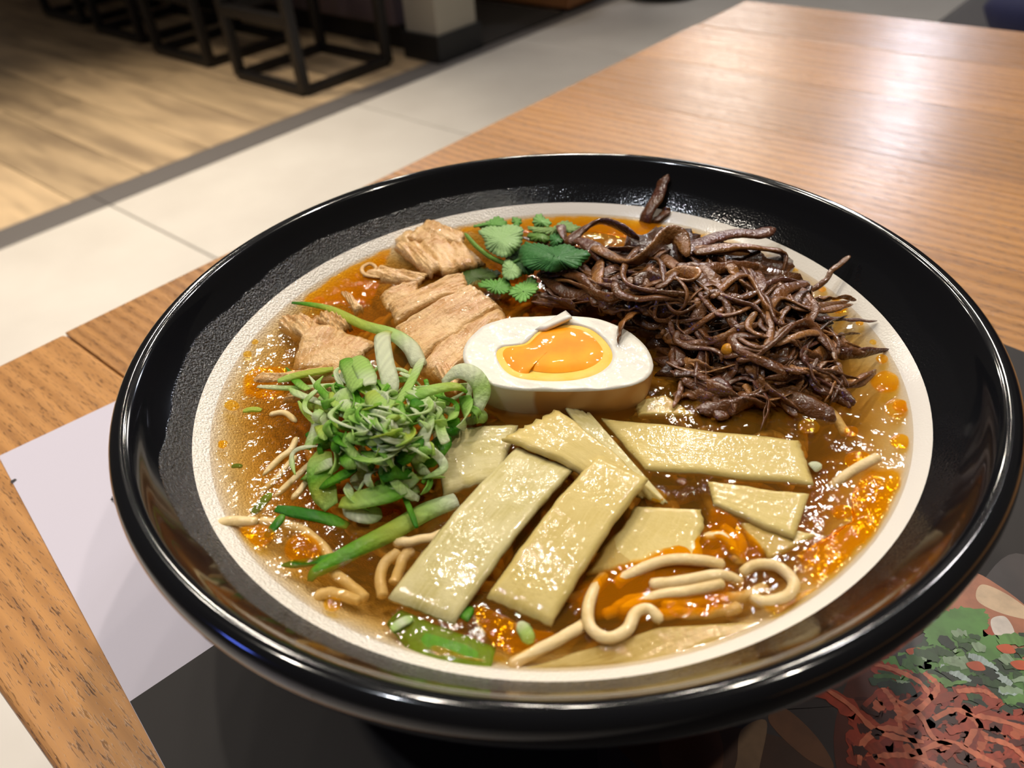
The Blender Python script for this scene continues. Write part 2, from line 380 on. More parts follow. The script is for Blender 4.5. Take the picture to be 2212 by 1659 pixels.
def slab(name, quad, t, mtl, arch=0.0, ridges=0.0, nr=14, seed=0, parent=None, nu=22, nv=14, rag=0.0, lump=0.0, sag=0.0):
    """a slice with rounded edges; quad = four corner points (u runs along the fibres 0->1, v across 0->3)"""
    A, B, C_, D = [np.asarray(q, float) for q in quad]
    U, Vv = np.meshgrid(np.linspace(0, 1, nu), np.linspace(0, 1, nv), indexing='ij')
    Uj = U.copy()
    if rag:
        e = rag*vnoise(Vv*9, Vv*0, seed+5); Uj = U+e*np.where(U > .5, (U-.5)*2, 0)+rag*vnoise(Vv*8, Vv*0, seed+9)*np.where(U < .5, (.5-U)*2, 0)
    Vj = Vv+.02*vnoise(U*3, U*0, seed+2)*(1 if rag or lump else .5)
    P = ((1-Uj)*(1-Vj))[..., None]*A+(Uj*(1-Vj))[..., None]*B+(Uj*Vj)[..., None]*C_+((1-Uj)*Vj)[..., None]*D
    z = arch*4*U*(1-U)-sag*4*Vv*(1-Vv)
    if ridges:
        r = np.random.default_rng(seed+1); zr = r.standard_normal(nv); z = z+ridges*zr[None, :]*(.6+.4*np.sin(U*5+zr[None, :]))
    if lump: z = z+lump*vnoise(U*2.2, Vv*2.2, seed+3)
    P[..., 2] += z
    cen = P.mean((0, 1)); ins = np.minimum(np.minimum(U, 1-U)*(nu-1), np.minimum(Vv, 1-Vv)*(nv-1))
    top = P.copy(); top[..., 2] -= np.where(ins < .5, t*.30, np.where(ins < 1.5, t*.05, 0))
    bot = P.copy(); bot[..., 2] -= t-np.where(ins < .5, t*.30, 0)
    V = np.vstack([top.reshape(-1, 3), bot.reshape(-1, 3)]); n0 = nu*nv; Fc = []
    for i in range(nu-1):
        for j in range(nv-1):
            a, b, c, d = i*nv+j, (i+1)*nv+j, (i+1)*nv+j+1, i*nv+j+1
            Fc.append((a, b, c, d)); Fc.append((n0+a, n0+d, n0+c, n0+b))
    ring = [i*nv for i in range(nu)]+[(nu-1)*nv+j for j in range(1, nv)]+[i*nv+nv-1 for i in range(nu-2, -1, -1)]+[j for j in range(nv-2, 0, -1)]
    for a, b in zip(ring, ring[1:]+ring[:1]): Fc.append((b, a, n0+a, n0+b))
    # make the top face upwards whatever the corner order
    nrm = np.cross(V[Fc[0][1]]-V[Fc[0][0]], V[Fc[0][3]]-V[Fc[0][0]])
    if nrm[2] < 0: Fc = [f[::-1] for f in Fc]
    fb = np.stack([U, Vv, U*0+seed*.37], -1).reshape(-1, 3); fb = np.vstack([fb, fb])
    return mesh_obj(name, V, Fc, mtl, parent, fib=fb, loc=cen)
def blob_poly(name, pts, mtl, h0, dome, parent=None, n=48, rings=5, soft=None):
    """flat pool with a rounded edge, outline given as world points"""
    Q = crom(pts, n, True); c = Q.mean(0); V = []; Fc = []
    for k in range(rings+1):
        f = 1-(k/rings)**1.0*1.0 if k else 1.0
        for q in Q:
            p = c+(q-c)*f if k < rings else c+(q-c)*.02
            V.append((p[0], p[1], p[2]+h0+dome*(1-f**6)))
    for k in range(rings):
        for i in range(n): j = (i+1) % n; Fc.append((k*n+i, k*n+j, (k+1)*n+j, (k+1)*n+i))
    Fc.append(tuple(rings*n+i for i in range(n)))
    cc = None
    if soft is not None: cc = np.array([(k/rings, soft, 0) for k in range(rings+1) for _ in range(n)])
    o = mesh_obj(name, V, Fc, mtl, parent, cc, loc=c)
    nn = o.data.polygons[0].normal
    if nn.z < 0: o.data.flip_normals()
    return o

# ------------------------------------------------------------------ floor and room (frame: origin under the table's far corner, x = along table width, y = away)
CX, CY = .238, .613; RA = math.radians(-43)
FR = Matrix.Translation((CX, CY, 0)) @ Matrix.Rotation(RA, 4, 'Z')
def frame(o): o.matrix_world = FR; return o
floor = box('floor', -8, 4, -4.2, 7, -.06, -.012, M_GROUT); floor.matrix_world = FR @ Matrix.Translation((-2, 1.4, -.036)); tag(floor, kind='structure')
froot = Vector((-2, 1.4, -.036))
def fbox(name, x0, x1, y0, y1, z1, mtl, bev=.002):
    o = box(name, x0, x1, y0, y1, -.013, z1, mtl, floor, bev); o.location = Vector(o.location)-froot; return o
for i in range(-4, 7):
    y0 = .05+.95*i
    for j in range(3):
        x0 = -1.93+1.9*j; fbox('tile', x0+.002, x0+1.898, y0+.0025, y0+.9475, 0, M_TILE)
    fbox('strip', -2.052, -1.934, y0+.001, y0+.949, .0005, M_STRIP)
for i in range(-8, 24):
    y0 = 0.0+.232*i; x = -2.056
    while x > -7.5:
        L = random.uniform(1.2, 1.9) if x < -2.1 else random.uniform(.5, 1.8)
        fbox('plank', x-L+.0015, x-.0015, y0+.0015, y0+.2305, 0, M_PLANK, .0015); x -= L
wall = box('wall_back', -8, 4, 5.2, 5.3, 0, 2.8, M_COUNTER); wall.matrix_world = FR @ Matrix.Translation((-2, 5.25, 1.4)); tag(wall, kind='structure')

def thing(name, x, y, label, cat, group=None, z=0.0, rz=0.0):
    o = empty(name, FR @ Vector((x, y, z)), RA+rz); tag(o, label, cat, group); return o
# bar counter behind the stools
ct = thing('bar_counter', -4.68, 1.75, 'long dark bar counter with mauve grey front panels behind the stools', 'counter')
for k in range(8): box('panel', -2.4+k*.6+.004, -2.4+k*.6+.596, -.21, -.19, .10, 1.02, M_COUNTER, ct, .004)
box('carcass', -2.4, 2.4, -.19, .25, .10, 1.02, M_COUNTER, ct); box('plinth', -2.4, 2.4, -.17, .25, 0, .10, M_BASE, ct)
box('countertop', -2.45, 2.43, -.26, .30, 1.02, 1.06, M_BASE, ct, .005)
# pillar
pl = thing('pillar', -2.085, 1.62, 'pale square pillar with a black skirting at the floor', 'pillar')
box('shaft', -.09, .09, -.115, .115, .10, 2.78, M_PILLAR, pl, .004); box('skirting', -.105, .105, -.13, .13, 0, .105, M_BASE, pl, .004)
# shaded floor patch and furniture right of the pillar
fm = box('shaded_floor_patch', -.45, .45, -.28, .28, 0, .012, M_SHADEFLOOR, bevel=.004); fm.matrix_world = FR @ Matrix.Translation((-2.44, 2.045, .007)); tag(fm, 'dark sheet standing in for shaded floor behind the pale pillar', 'mat')  # thin dark sheet painted in for floor that lies in shade
cb = thing('low_cabinet', -2.33, 2.67, 'brown wooden cabinet end beyond the shaded floor patch', 'cabinet')
box('side_panel', -.35, .35, -.32, -.30, .02, .8, M_BROWNWOOD, cb, .003); box('carcass', -.34, .34, -.30, .3, .02, .8, M_BROWNWOOD, cb); box('top', -.36, .36, -.33, .32, .8, .83, M_BASE, cb, .004)
pb = thing('pedestal_stool', -1.78, 2.85, 'black stool base beside the brown cabinet at the top edge', 'stool')
V, Fc = lathe([(0, 0), (.17, 0), (.185, .01), (.185, .045), (.17, .06), (.03, .07), (.028, .62), (.16, .63), (.17, .65), (.17, .69), (.15, .71), (0, .715)], 40)
mesh_obj('pedestal', V, Fc, M_BASE, pb)

def bar_stool(x, y, label):
    s = thing('bar_stool', x, y, label, 'stool', 'dark bar stools along the counter')
    W = .21; r = .019
    for sx in (-1, 1):
        for sy in (-1, 1): bar('leg', (sx*W, sy*W, .012), (sx*W, sy*W, .70), r, M_BLACK, s)
    for z, nm in ((.0135, 'base_rail'), (.26, 'foot_rail'), (.69, 'seat_rail')):
        for q in (-1, 1):
            if nm == 'foot_rail' and q == 1: continue
            bar(nm, (-W, q*W, z), (W, q*W, z), r, M_BLACK, s)
            bar(nm, (q*W, -W, z), (q*W, W, z), r, M_BLACK, s)
    box('seat', -W-.01, W+.01, -W-.01, W+.01, .70, .76, M_CUSHION, s, .015, 3)
bar_stool(-2.39, 1.175, 'nearest dark metal bar stool, beside the pale pillar')
bar_stool(-3.07, 1.20, 'second dark metal bar stool from the pillar')
bar_stool(-3.72, 1.25, 'third dark metal bar stool from the pillar')
bar_stool(-4.38, 1.28, 'farthest dark metal bar stool from the pillar, at top left')

# chair across the table, top right corner
p = at(2010, 42, .48); q = FR.inverted() @ Vector(p)
ch = thing('dining_chair', q.x+.26, q.y+.17, 'dark upholstered chair beyond the far edge of the table', 'chair')
box('seat', -.26, .26, -.22, .22, .40, .48, M_CUSHION, ch, .03, 4)
box('backrest', -.25, .25, .17, .23, .46, .86, M_CUSHION, ch, .03, 4)
for sx in (-1, 1):
    for sy in (-1, 1): bar('leg', (sx*.2, sy*.17, 0), (sx*.2, sy*.17, .41), .015, M_BLACK, ch)
p = at(2208, 62, .50); fp = Vector(p)
V, Fc = lathe([(0, -.05), (.06, -.048), (.095, -.03), (.11, 0), (.095, .03), (.06, .045), (0, .05)], 24)
V = np.array(V)*np.array([1.2, .9, 1])+np.array([.06, 0, 0]); bz = mesh_obj('cushion', V, Fc, M_BLUE); bz.location = (fp.x, fp.y, .532); tag(bz, 'navy blue cushion on the dark chair at the right edge', 'cushion')

# ------------------------------------------------------------------ table
tb = empty('dining_table', (CX, CY, 0), RA); tag(tb, 'oak table of glued boards under the ramen bowl', 'table')
nb = 8; bw = .755/nb
for i in range(nb):
    o = box('board', 0, 1.25, -.755+i*bw+.00012, -.755+(i+1)*bw-.00012, ZT-.030, ZT, M_WOOD, tb, .0004 if 0 < i < nb-1 else .0022, 3)
box('apron', .08, 1.17, -.70, -.68, ZT-.09, ZT-.030, M_TABLEDARK, tb); box('apron', .08, 1.17, -.075, -.055, ZT-.09, ZT-.030, M_TABLEDARK, tb)
for x in (.10, 1.15):
    for y in (-.69, -.065): box('leg', x-.025, x+.025, y-.025, y+.025, 0, ZT-.030, M_TABLEDARK, tb, .003)

# ------------------------------------------------------------------ placemat
PA = math.radians(39.0-90); PK = at(-2, 987, ZT)
pm = empty('placemat', (PK[0], PK[1], ZT), PA); tag(pm, 'printed paper placemat, white and black, under the bowl', 'placemat')
# local x runs along the diner's edge, local y away from it
mw = mat('white_paper', lin(190, 184, 196), .6); mb = mat('black_print', lin(40, 35, 33), .6, **{'Specular IOR Level': .3})
h = N(mb); h.base(h.mix(h.noise(h.coord((1, 1, 1)), 9, 4), lin(26, 22, 20), lin(44, 39, 37)))
box('paper_sheet', 0, .62, 0, .312, .0, .0004, mw, pm)
box('black_panel', .1335, .6199, .0001, .3119, .0004, .00046, mb, pm)
PINV = (Matrix.Translation((PK[0], PK[1], ZT)) @ Matrix.Rotation(PA, 4, 'Z')).inverted()
def PL(x, y, lay):
    v = PINV @ Vector(at(x, y, ZT)); return (v.x, v.y, .00046+lay*.00003)
M_PRINT = mat('photo_print', (.5, .5, .5), .4); h = N(M_PRINT); cA = h.n('ShaderNodeAttribute', attribute_name='Col').outputs[0]
nzz = h.noise(h.coord(), 160, 4); h.base(h.mix(h.mapr(nzz, .35, .7, 0, .7), cA, h.mix(.35, cA, (.02, .012, .01))))
class Print:
    def __init__(s): s.V = []; s.F = []; s.C = []
    def poly(s, pts, col, lay, n=40, serr=0.0, k=9):
        Q = crom(np.array([PL(x, y, lay) for x, y in pts]), n, True); c = Q.mean(0)
        if serr: Q = c+(Q-c)*(1+serr*np.abs(np.sin(np.arange(n)/n*math.pi*k))[:, None]+serr*.4*rng.standard_normal((n, 1)))
        Q[:, 2] = c[2]; b = len(s.V); s.V += Q.tolist()+[c.tolist()]; s.C += [col]*(n+1); s.F += [(b+i, b+(i+1) % n, b+n) for i in range(n)]
    def stroke(s, pts, w, col, lay, n=26):
        Q = crom(np.array([PL(x, y, lay) for x, y in pts]), n); T = np.gradient(Q, axis=0); T /= np.linalg.norm(T, axis=1)[:, None]+1e-9
        Sd = np.stack([-T[:, 1], T[:, 0], T[:, 0]*0], 1); ww = w*(.65+.35*np.sin(np.linspace(.3, 2.9, n)))*(1+.18*rng.standard_normal(n)); b = len(s.V)
        for i in range(n):
            s.V += [(Q[i]+Sd[i]*ww[i]).tolist(), (Q[i]-Sd[i]*ww[i]).tolist()]; s.C += [tuple(np.array(col)*rng.uniform(.8, 1.15))]*2
        s.F += [(b+2*i, b+2*i+1, b+2*i+3, b+2*i+2) for i in range(n-1)]
pr = Print()
pr.poly([(1320, 1590), (1420, 1575), (1560, 1570), (1700, 1600), (1790, 1659), (1760, 1760), (1500, 1760), (1400, 1680)], lin(70, 46, 32), 1)
pr.poly([(1600, 1580), (1655, 1560), (1640, 1659), (1620, 1760), (1560, 1740), (1590, 1650)], lin(128, 100, 72), 2)
pr.poly([(1660, 1560), (1690, 1530), (1760, 1590), (1800, 1660), (1740, 1640)], lin(110, 72, 46), 2)
pr.poly([(1430, 1595), (1540, 1570), (1560, 1659), (1500, 1750), (1440, 1680)], lin(92, 58, 38), 2)
pr.poly([(2085, 1240), (2160, 1270), (2240, 1340), (2300, 1460), (2180, 1420), (2090, 1370), (2030, 1330)], lin(186, 120, 88), 2)
pr.poly([(2120, 1265), (2180, 1290), (2240, 1340), (2170, 1330), (2110, 1300)], lin(226, 196, 160), 3)
pr.poly([(2140, 1340), (2170, 1335), (2190, 1370), (2170, 1390), (2145, 1370)], lin(236, 224, 212), 4)
pr.poly([(2040, 1330), (2110, 1330), (2170, 1400), (2160, 1420), (2050, 1370)], lin(176, 74, 44), 3)
pr.poly([(1990, 1390), (2080, 1350), (2200, 1430), (2290, 1560), (2160, 1540), (2040, 1510), (1950, 1480)], lin(46, 68, 46), 3, serr=.08)
for c0, r0 in (((2075, 1345), 55), ((2040, 1375), 50), ((1960, 1435), 46), ((2130, 1400), 45), ((2010, 1420), 42), ((2210, 1480), 40), ((2100, 1440), 40)):
    g = rng.uniform(.75, 1.15); pts = [(c0[0]+r0*math.cos(t)*rng.uniform(.7, 1.25), c0[1]+r0*.62*math.sin(t)*rng.uniform(.7, 1.25)) for t in np.linspace(0, 6.28, 9)[:-1]]
    pr.poly(pts, tuple(np.array(lin(92, 142, 66))*g), 4+rng.integers(0, 3), 60, .16, 11)
for c0 in ((2120, 1430), (2060, 1455), (2185, 1505), (2150, 1460)):
    pr.stroke([(c0[0]-30, c0[1]-12), c0, (c0[0]+34, c0[1]+22)], .0011, lin(178, 196, 190), 8)
for c0 in ((2170, 1405), (1975, 1413), (2200, 1440), (2105, 1442)):
    pr.poly([(c0[0]-20, c0[1]-6), (c0[0]+8, c0[1]-10), (c0[0]+22, c0[1]+8), (c0[0]-4, c0[1]+9)], lin(206, 92, 50), 9, 16)
pr.poly([(1850, 1440), (1950, 1450), (2100, 1520), (2240, 1540), (2300, 1760), (1900, 1780), (1800, 1620)], lin(88, 40, 28), 2)
reds = [[(1770, 1490), (1830, 1530), (1880, 1580), (1930, 1600), (1990, 1610)], [(1850, 1659), (1860, 1610), (1910, 1580), (1960, 1600), (1985, 1640)], [(1890, 1640), (1960, 1640), (2040, 1670)],
        [(2080, 1550), (2140, 1560), (2200, 1580), (2260, 1620)], [(1960, 1640), (2040, 1610), (2110, 1640), (2160, 1665)], [(1880, 1440), (1930, 1455), (1980, 1480), (2010, 1520)], [(1990, 1460), (2020, 1490), (1990, 1530), (1950, 1560)],
        [(2010, 1560), (2060, 1540), (2100, 1570), (2080, 1620)], [(1930, 1520), (1980, 1550), (2010, 1600), (2060, 1620)], [(2120, 1600), (2180, 1620), (2230, 1670)], [(2060, 1500), (2120, 1500), (2160, 1530)], [(1900, 1490), (1930, 1530), (1940, 1580)]]
for k, q in enumerate(reds):
    pr.stroke(q, .0030 if k < 5 else .0023, lin(168, 62, 36), 4+k % 4); pr.stroke([(x+4, y-4) for x, y in q], .0007, lin(216, 118, 82), 9)
pr.poly([(1300, 1585), (1700, 1530), (1860, 1440), (2060, 1330), (2212, 1200), (2500, 1500), (2300, 1850), (1500, 1900)], lin(58, 50, 48), .4, 80)
for k in range(260):
    x, y = rng.uniform(1840, 2300), rng.uniform(1450, 1720)
    if y < 1455+.42*(2000-x) or (x > 2050 and y < 1530): continue
    a = rng.normal(.5, 1.1); L = rng.uniform(8, 34); bnd = rng.normal()*10
    pr.stroke([(x-L*math.cos(a), y-L*.6*math.sin(a)), (x+bnd, y-bnd), (x+L*math.cos(a), y+L*.6*math.sin(a))], rng.uniform(.0004, .0014), lin(*random.choice([(140, 46, 32), (176, 70, 44), (96, 36, 26), (70, 28, 22), (58, 24, 20), (206, 104, 66), (150, 60, 36)])), 4+k*.02, 10)
for k in range(120):
    x, y = rng.uniform(1900, 2300), rng.uniform(1370, 1530)
    if y < 1470-.6*(x-1900) or y > 1500+.15*(x-1950): continue
    a = rng.normal(.4, .5); L = rng.uniform(10, 30)
    pr.stroke([(x-L*math.cos(a), y-L*.6*math.sin(a)), (x, y-3), (x+L*math.cos(a), y+L*.6*math.sin(a))], rng.uniform(.0005, .0016), lin(*random.choice([(40, 66, 38), (70, 112, 52), (104, 150, 74), (30, 46, 32), (52, 84, 44), (150, 176, 140)])), 7+k*.02, 9)
V = np.array(pr.V); ok = lambda f: all(V[i, 0] < .6195 for i in f)
mesh_obj('photo_print', pr.V, [f for f in pr.F if ok(f)], M_PRINT, pm, np.array(pr.C), smooth=False)
pk = Print()
for (x, y) in ((240, 1080), (246, 1086), (252, 1092), (258, 1102), (264, 1112)):
    pk.stroke([(x, y), (x+9, y+1)], .0004, lin(120, 115, 118), 1, 6); pk.stroke([(x+4, y-6), (x+5, y+6)], .0004, lin(120, 115, 118), 1, 6)
pk.stroke([(24, 1044), (30, 1041), (36, 1037)], .0008, lin(60, 56, 58), 1, 8)
mesh_obj('small_lettering', pk.V, pk.F, M_PRINT, pm, np.array(pk.C), smooth=False)

# ------------------------------------------------------------------ bowl (profile relative to the rim height)
bo = empty('ramen_bowl', (0, 0, ZT+.0006)); tag(bo, 'wide black ramen bowl with a white glazed inside', 'bowl')
dz = RZ-ZT-.0006
P_in_white = [(0.0, -.058), (.02, -.0575), (.04, -.054), (.055, -.047), (.07, -.0355), (.082, -.0245), (.0885, -.0186), (.0921, -.0155), (.0951, -.0132)]
P_black = [(.0951, -.0132), (.0975, -.0108), (.1005, -.0075), (.1028, -.0045), (.1045, -.0018), (.1058, -.0002), (.1075, .0004), (.1092, -.0002), (.1103, -.0018), (.1107, -.0042), (.1101, -.0070), (.1078, -.0098), (.104, -.0145), (.092, -.0275), (.075, -.043), (.058, -.0545), (.046, -.0605), (.042, -.0640), (.0405, -.0744), (.037, -.0744), (.0355, -.067), (0, -.066)]
def dens(P, k=5):
    P = np.array([(r, z, 0) for r, z in P]); return [(max(q[0], 0), q[1]+dz) for q in crom(P, (len(P)-1)*k+1)]
V, Fc = lathe(dens(P_black), 192); mesh_obj('black_body', V, Fc, M_GLAZE, bo)
V, Fc = lathe(dens(P_in_white), 192); mesh_obj('white_interior', V, Fc, M_WHITE, bo)
for o in bo.children: o.data.flip_normals() if o.data.polygons[0].normal.z < -2 else None

# ------------------------------------------------------------------ broth
ang = np.linspace(0, 2*math.pi, 97)[:-1]
prof = [(0, -.057-0), (.02, -.0568), (.04, -.0535), (.0555, -.0468), (.0705, -.0353), (.0825, -.0243), (.0890, -.0184), (.0918, -.0160), (.0916, -.01585)]
prof = [(r, z-(-.0160)) for r, z in prof]
prof += [(r, .00012 if r > .09 else 0) for r in (.090, .086, .07, .05, .03, .01, 0)]
V, Fc = lathe(prof, 128); br = mesh_obj('broth', V, Fc, M_BROTH); br.location = (0, 0, ZS); tag(br, 'clear amber ramen broth filling the bowl', 'broth', kind='stuff')
OIL = [
 ('O', [(960, 494), (1010, 476), (1100, 462), (1250, 458), (1390, 463), (1520, 484), (1610, 512), (1560, 528), (1480, 540), (1400, 522), (1300, 505), (1200, 502), (1080, 498), (1010, 508)]),
 ('O', [(840, 524), (748, 566), (676, 626), (634, 662), (685, 672), (732, 667), (802, 662), (821, 612), (845, 553)]),
 ('O', [(1962, 1000), (1899, 998), (1853, 1032), (1838, 1085), (1853, 1127), (1790, 1150), (1777, 1184), (1700, 1211), (1739, 1260), (1747, 1283), (1808, 1260), (1890, 1170), (1935, 1101), (1960, 1047)]),
 ('O', [(1215, 1335), (1270, 1250), (1400, 1195), (1520, 1150), (1590, 1190), (1600, 1300), (1440, 1350), (1300, 1345)]),
 ('O', [(1024, 1308), (1060, 1315), (1160, 1362), (1200, 1372), (1120, 1418), (1065, 1400), (1030, 1350)]),
 ('O', [(1540, 1090), (1600, 1130), (1660, 1205), (1600, 1215), (1530, 1150)]),
 ('Y', [(1640, 1310), (1700, 1290), (1780, 1270), (1740, 1310), (1670, 1340)]),
 ('O', [(515, 1145), (545, 1178), (575, 1182), (600, 1150), (560, 1132)]),
 ('Y', [(940, 1395), (1010, 1420), (1060, 1432), (990, 1436), (930, 1412)]),
 ('O', [(530, 812), (560, 790), (640, 800), (620, 850), (560, 870), (520, 850)]),
]
for (x, y, r, k) in ((1944, 957, 24, 'O'), (1934, 885, 30, 'Y'), (1912, 828, 36, 'O'), (1946, 880, 22, 'O'), (1811, 665, 23, 'O'), (1856, 700, 10, 'O'), (1905, 778, 15, 'O'), (1714, 578, 18, 'Y'), (1776, 624, 14, 'O'), (1885, 742, 9, 'Y'),
                     (483, 963, 13, 'O'), (551, 742, 9, 'Y'), (536, 768, 11, 'Y'), (720, 1310, 24, 'Y'), (655, 1188, 46, 'O'), (502, 880, 18, 'Y'), (1838, 935, 18, 'O'), (1800, 660, 10, 'Y'), (1853, 1000, 34, 'O'), (1820, 1110, 26, 'O'), (690, 655, 16, 'O'), (1745, 925, 26, 'Y'), (1420, 1075, 22, 'Y'), (1300, 1110, 14, 'Y'), (1450, 800, 14, 'Y')):
    OIL.append((k, [(x+r*math.cos(t)*rng.uniform(.88, 1.1), y+r*.75*math.sin(t)*rng.uniform(.88, 1.1)) for t in np.linspace(0, 6.283, 9)[:-1]]))
for i, (k, pts) in enumerate(OIL):
    pts = [S(x, y) for x, y in pts]
    pts = [p if math.hypot(p[0], p[1]) < .0908 else np.array([p[0]*.0908/math.hypot(p[0], p[1]), p[1]*.0908/math.hypot(p[0], p[1]), p[2]]) for p in pts]
    o = blob_poly('oil_pool', pts, M_OIL if k == 'O' else M_OILY, .00015+.00004*i/3, .0003, soft=.55 if i < 10 else .1)
    mw_ = o.location.copy(); o.parent = br; o.location = mw_-br.location
# bubbles and droplets on the surface: too small to pick apart
BV, BF = [], []
def bubble(p, r, hgt=.55):
    b = len(BV); n, k = 10, 4
    for i in range(k+1):
        a = i/k*math.pi/2; rr, zz = r*math.cos(a), r*math.sin(a)*hgt
        for j in range(n): BV.append((p[0]+rr*math.cos(6.2832*j/n), p[1]+rr*math.sin(6.2832*j/n), p[2]+zz))
    for i in range(k):
        for j in range(n): BF.append((b+i*n+j, b+i*n+(j+1) % n, b+(i+1)*n+(j+1) % n, b+(i+1)*n+j))
clusters = [((1450, 1050), 60, 26), ((1500, 1080), 40, 14), ((1080, 890), 130, 30), ((560, 860), 60, 16), ((500, 930), 30, 10), ((1480, 1330), 120, 26), ((950, 1120), 90, 34), ((900, 1180), 120, 40), ((1560, 1150), 70, 20), ((1700, 1250), 70, 22), ((1850, 730), 30, 14), ((1600, 870), 160, 26), ((1330, 880), 120, 22), ((800, 600), 100, 18), ((1420, 470), 60, 12), ((950, 1370), 90, 20), ((1420, 850), 60, 16), ((1300, 1410), 160, 24), ((700, 1130), 150, 30), ((1780, 1090), 70, 30)]
for (x, y), sprd, n_ in clusters:
    for _ in range(n_*2//3):
        p = S(x+rng.normal()*sprd*.9, y+rng.normal()*sprd*.6)
        if math.hypot(p[0], p[1]) < .089: bubble(p, abs(rng.normal())*.0005+.0002)
for (x, y, r) in ((1455, 1075, .0022), (1475, 1045, .0018), (1495, 1070, .0026), (1520, 1060, .002), (1430, 1060, .0016), (540, 862, .0018), (565, 868, .0014), (505, 935, .002), (1310, 1408, .002), (1340, 1402, .0016), (1600, 1320, .002), (1580, 1330, .0015), (1850, 745, .0014), (1790, 905, .002)):
    bubble(S(x, y), r, .4)
fo = mesh_obj('surface_bubbles', np.array(BV)-np.array([0, 0, ZS-.0001]), BF, M_BUB, br); tag(fo, kind='stuff')

# ------------------------------------------------------------------ noodles
def noodle(pts, r=.00128, lab=None, flat=.9, h=None):
    P = [S(x, y, (z-.45)*.001) for x, y, z in pts]
    o = strand('noodle', P, r, M_NOODLE, 34, flat, (1, 1), wob=.0003); return tag(o, lab or 'pale noodle strand lying in the orange broth', 'noodle', 'ramen noodles in the broth')
NO = [
 ([(1330, 1262, -1), (1360, 1241, .6), (1428, 1214, 1.4), (1504, 1214, 1.6), (1565, 1220, .8)], 'arched noodle end at the surface below the square bamboo slice'),
 ([(1401, 1264, .8), (1466, 1256, 1.3), (1561, 1243, 1.0), (1600, 1260, -1)], 'short straight noodle just under the arched noodle end'),
 ([(1333, 1321, -.8), (1413, 1290, .2), (1485, 1277, .8), (1560, 1262, .8)], 'noodle slanting between the curl and the short straight noodle'),
 ([(1599, 1241, -.5), (1629, 1220, .8), (1679, 1224, 1.2), (1714, 1256, 1.2), (1703, 1288, .8), (1656, 1302, .3), (1622, 1288, -.4)], 'noodle curled into an oval ring near the right rim'),
 ([(1310, 1238, -2), (1285, 1270, 0), (1272, 1305, 1.2), (1278, 1350, 1.2), (1312, 1378, .9), (1352, 1364, 1.0), (1371, 1330, 1.1), (1401, 1320, 1.0), (1428, 1346, .2)], 'noodle curled into an S at the bottom of the bowl'),
 ([(1100, 1440, -1), (1180, 1395, .2), (1240, 1362, .6), (1262, 1350, -.5)], 'noodle slanting up towards the S shaped curl'),
 ([(1790, 1052, -1.0), (1823, 1032, .4), (1861, 1008, 1.6), (1896, 984, 2.6)], 'pale noodle tip poking up by the orange oil at the right rim'),
 ([(1753, 816, -.8), (1757, 840, -1.0), (1773, 865, -1.4), (1805, 905, -1.8), (1830, 938, -2.4)], 'thin noodle sunk below the right end of the beef'),
 ([(1822, 816, -1.2), (1800, 838, -1.2), (1780, 852, -1.6)], 'short sunken noodle right of the beef pile'),
 ([(470, 1133, .9), (500, 1126, 1.0), (555, 1128, .7)], 'pale thick sprout end at the left rim'),
 ([(560, 1126, -.6), (606, 1133, -.6), (653, 1147, -1), (701, 1182, -1.4), (720, 1215, -2)], 'orange tinted noodle under the thin green leaf'),
 ([(700, 1220, -2), (740, 1250, -2), (790, 1295, -2.2)], None), ([(827, 1290, -2), (824, 1230, -1.4), (862, 1190, -1.2)], None),
 ([(850, 1260, -2), (868, 1215, -1.4), (890, 1190, -1.4)], None), ([(850, 1165, -.2), (880, 1175, .2), (940, 1160, .3), (985, 1140, -.6)], None),
 ([(680, 1290, -2.5), (720, 1280, -2), (780, 1300, -2.5)], None), ([(1360, 1150, -1), (1420, 1180, -2), (1520, 1220, -3)], None),
 ([(1560, 1140, -1.2), (1600, 1170, -1), (1590, 1215, -1.4)], None), ([(1520, 1165, -.6), (1560, 1160, -.2), (1590, 1190, -.6), (1600, 1220, -2)], None),
 ([(1300, 1330, -2), (1360, 1300, -1.2), (1420, 1290, -1)], None), ([(1430, 1310, -1), (1500, 1300, -1), (1590, 1290, -1.2), (1660, 1270, -2)], None),
 ([(1500, 880, -2), (1540, 860, -2.2), (1600, 850, -2.8)], None), ([(1420, 1330, -1.2), (1500, 1325, -1), (1600, 1310, -1.4)], None),
]
for pts, lab in NO: noodle(pts, lab=lab or 'noodle strand sunk just under the broth surface')
# pale slivers on the left
for pts, lab in (([(582, 896, .2), (615, 892, .5), (641, 912, .4)], 'curved pale sliver left of the scallion heap'), ([(641, 945, 1.0), (628, 972, .8), (605, 990, .6), (568, 1027, .2)], 'white sliver hanging off the left of the scallion heap'),
                 ([(672, 1000, .3), (635, 1035, -.2), (592, 1075, -.8)], 'longer sunken pale sliver below the scallion heap'), ([(668, 1032, .3), (650, 1058, -.2), (630, 1080, -.6)], 'shorter sunken pale sliver below the scallion heap'), ([(640, 985, 0), (600, 1030, -1), (560, 1070, -2)], 'faint sliver deep in broth left of the scallion heap')):
    o = strand('onion_sliver', [S(x, y, z*.001) for x, y, z in pts], .0009, M_NOODLE, 22, .8, (.8, .5)); tag(o, lab, 'onion', 'pale slivers left of the scallions')
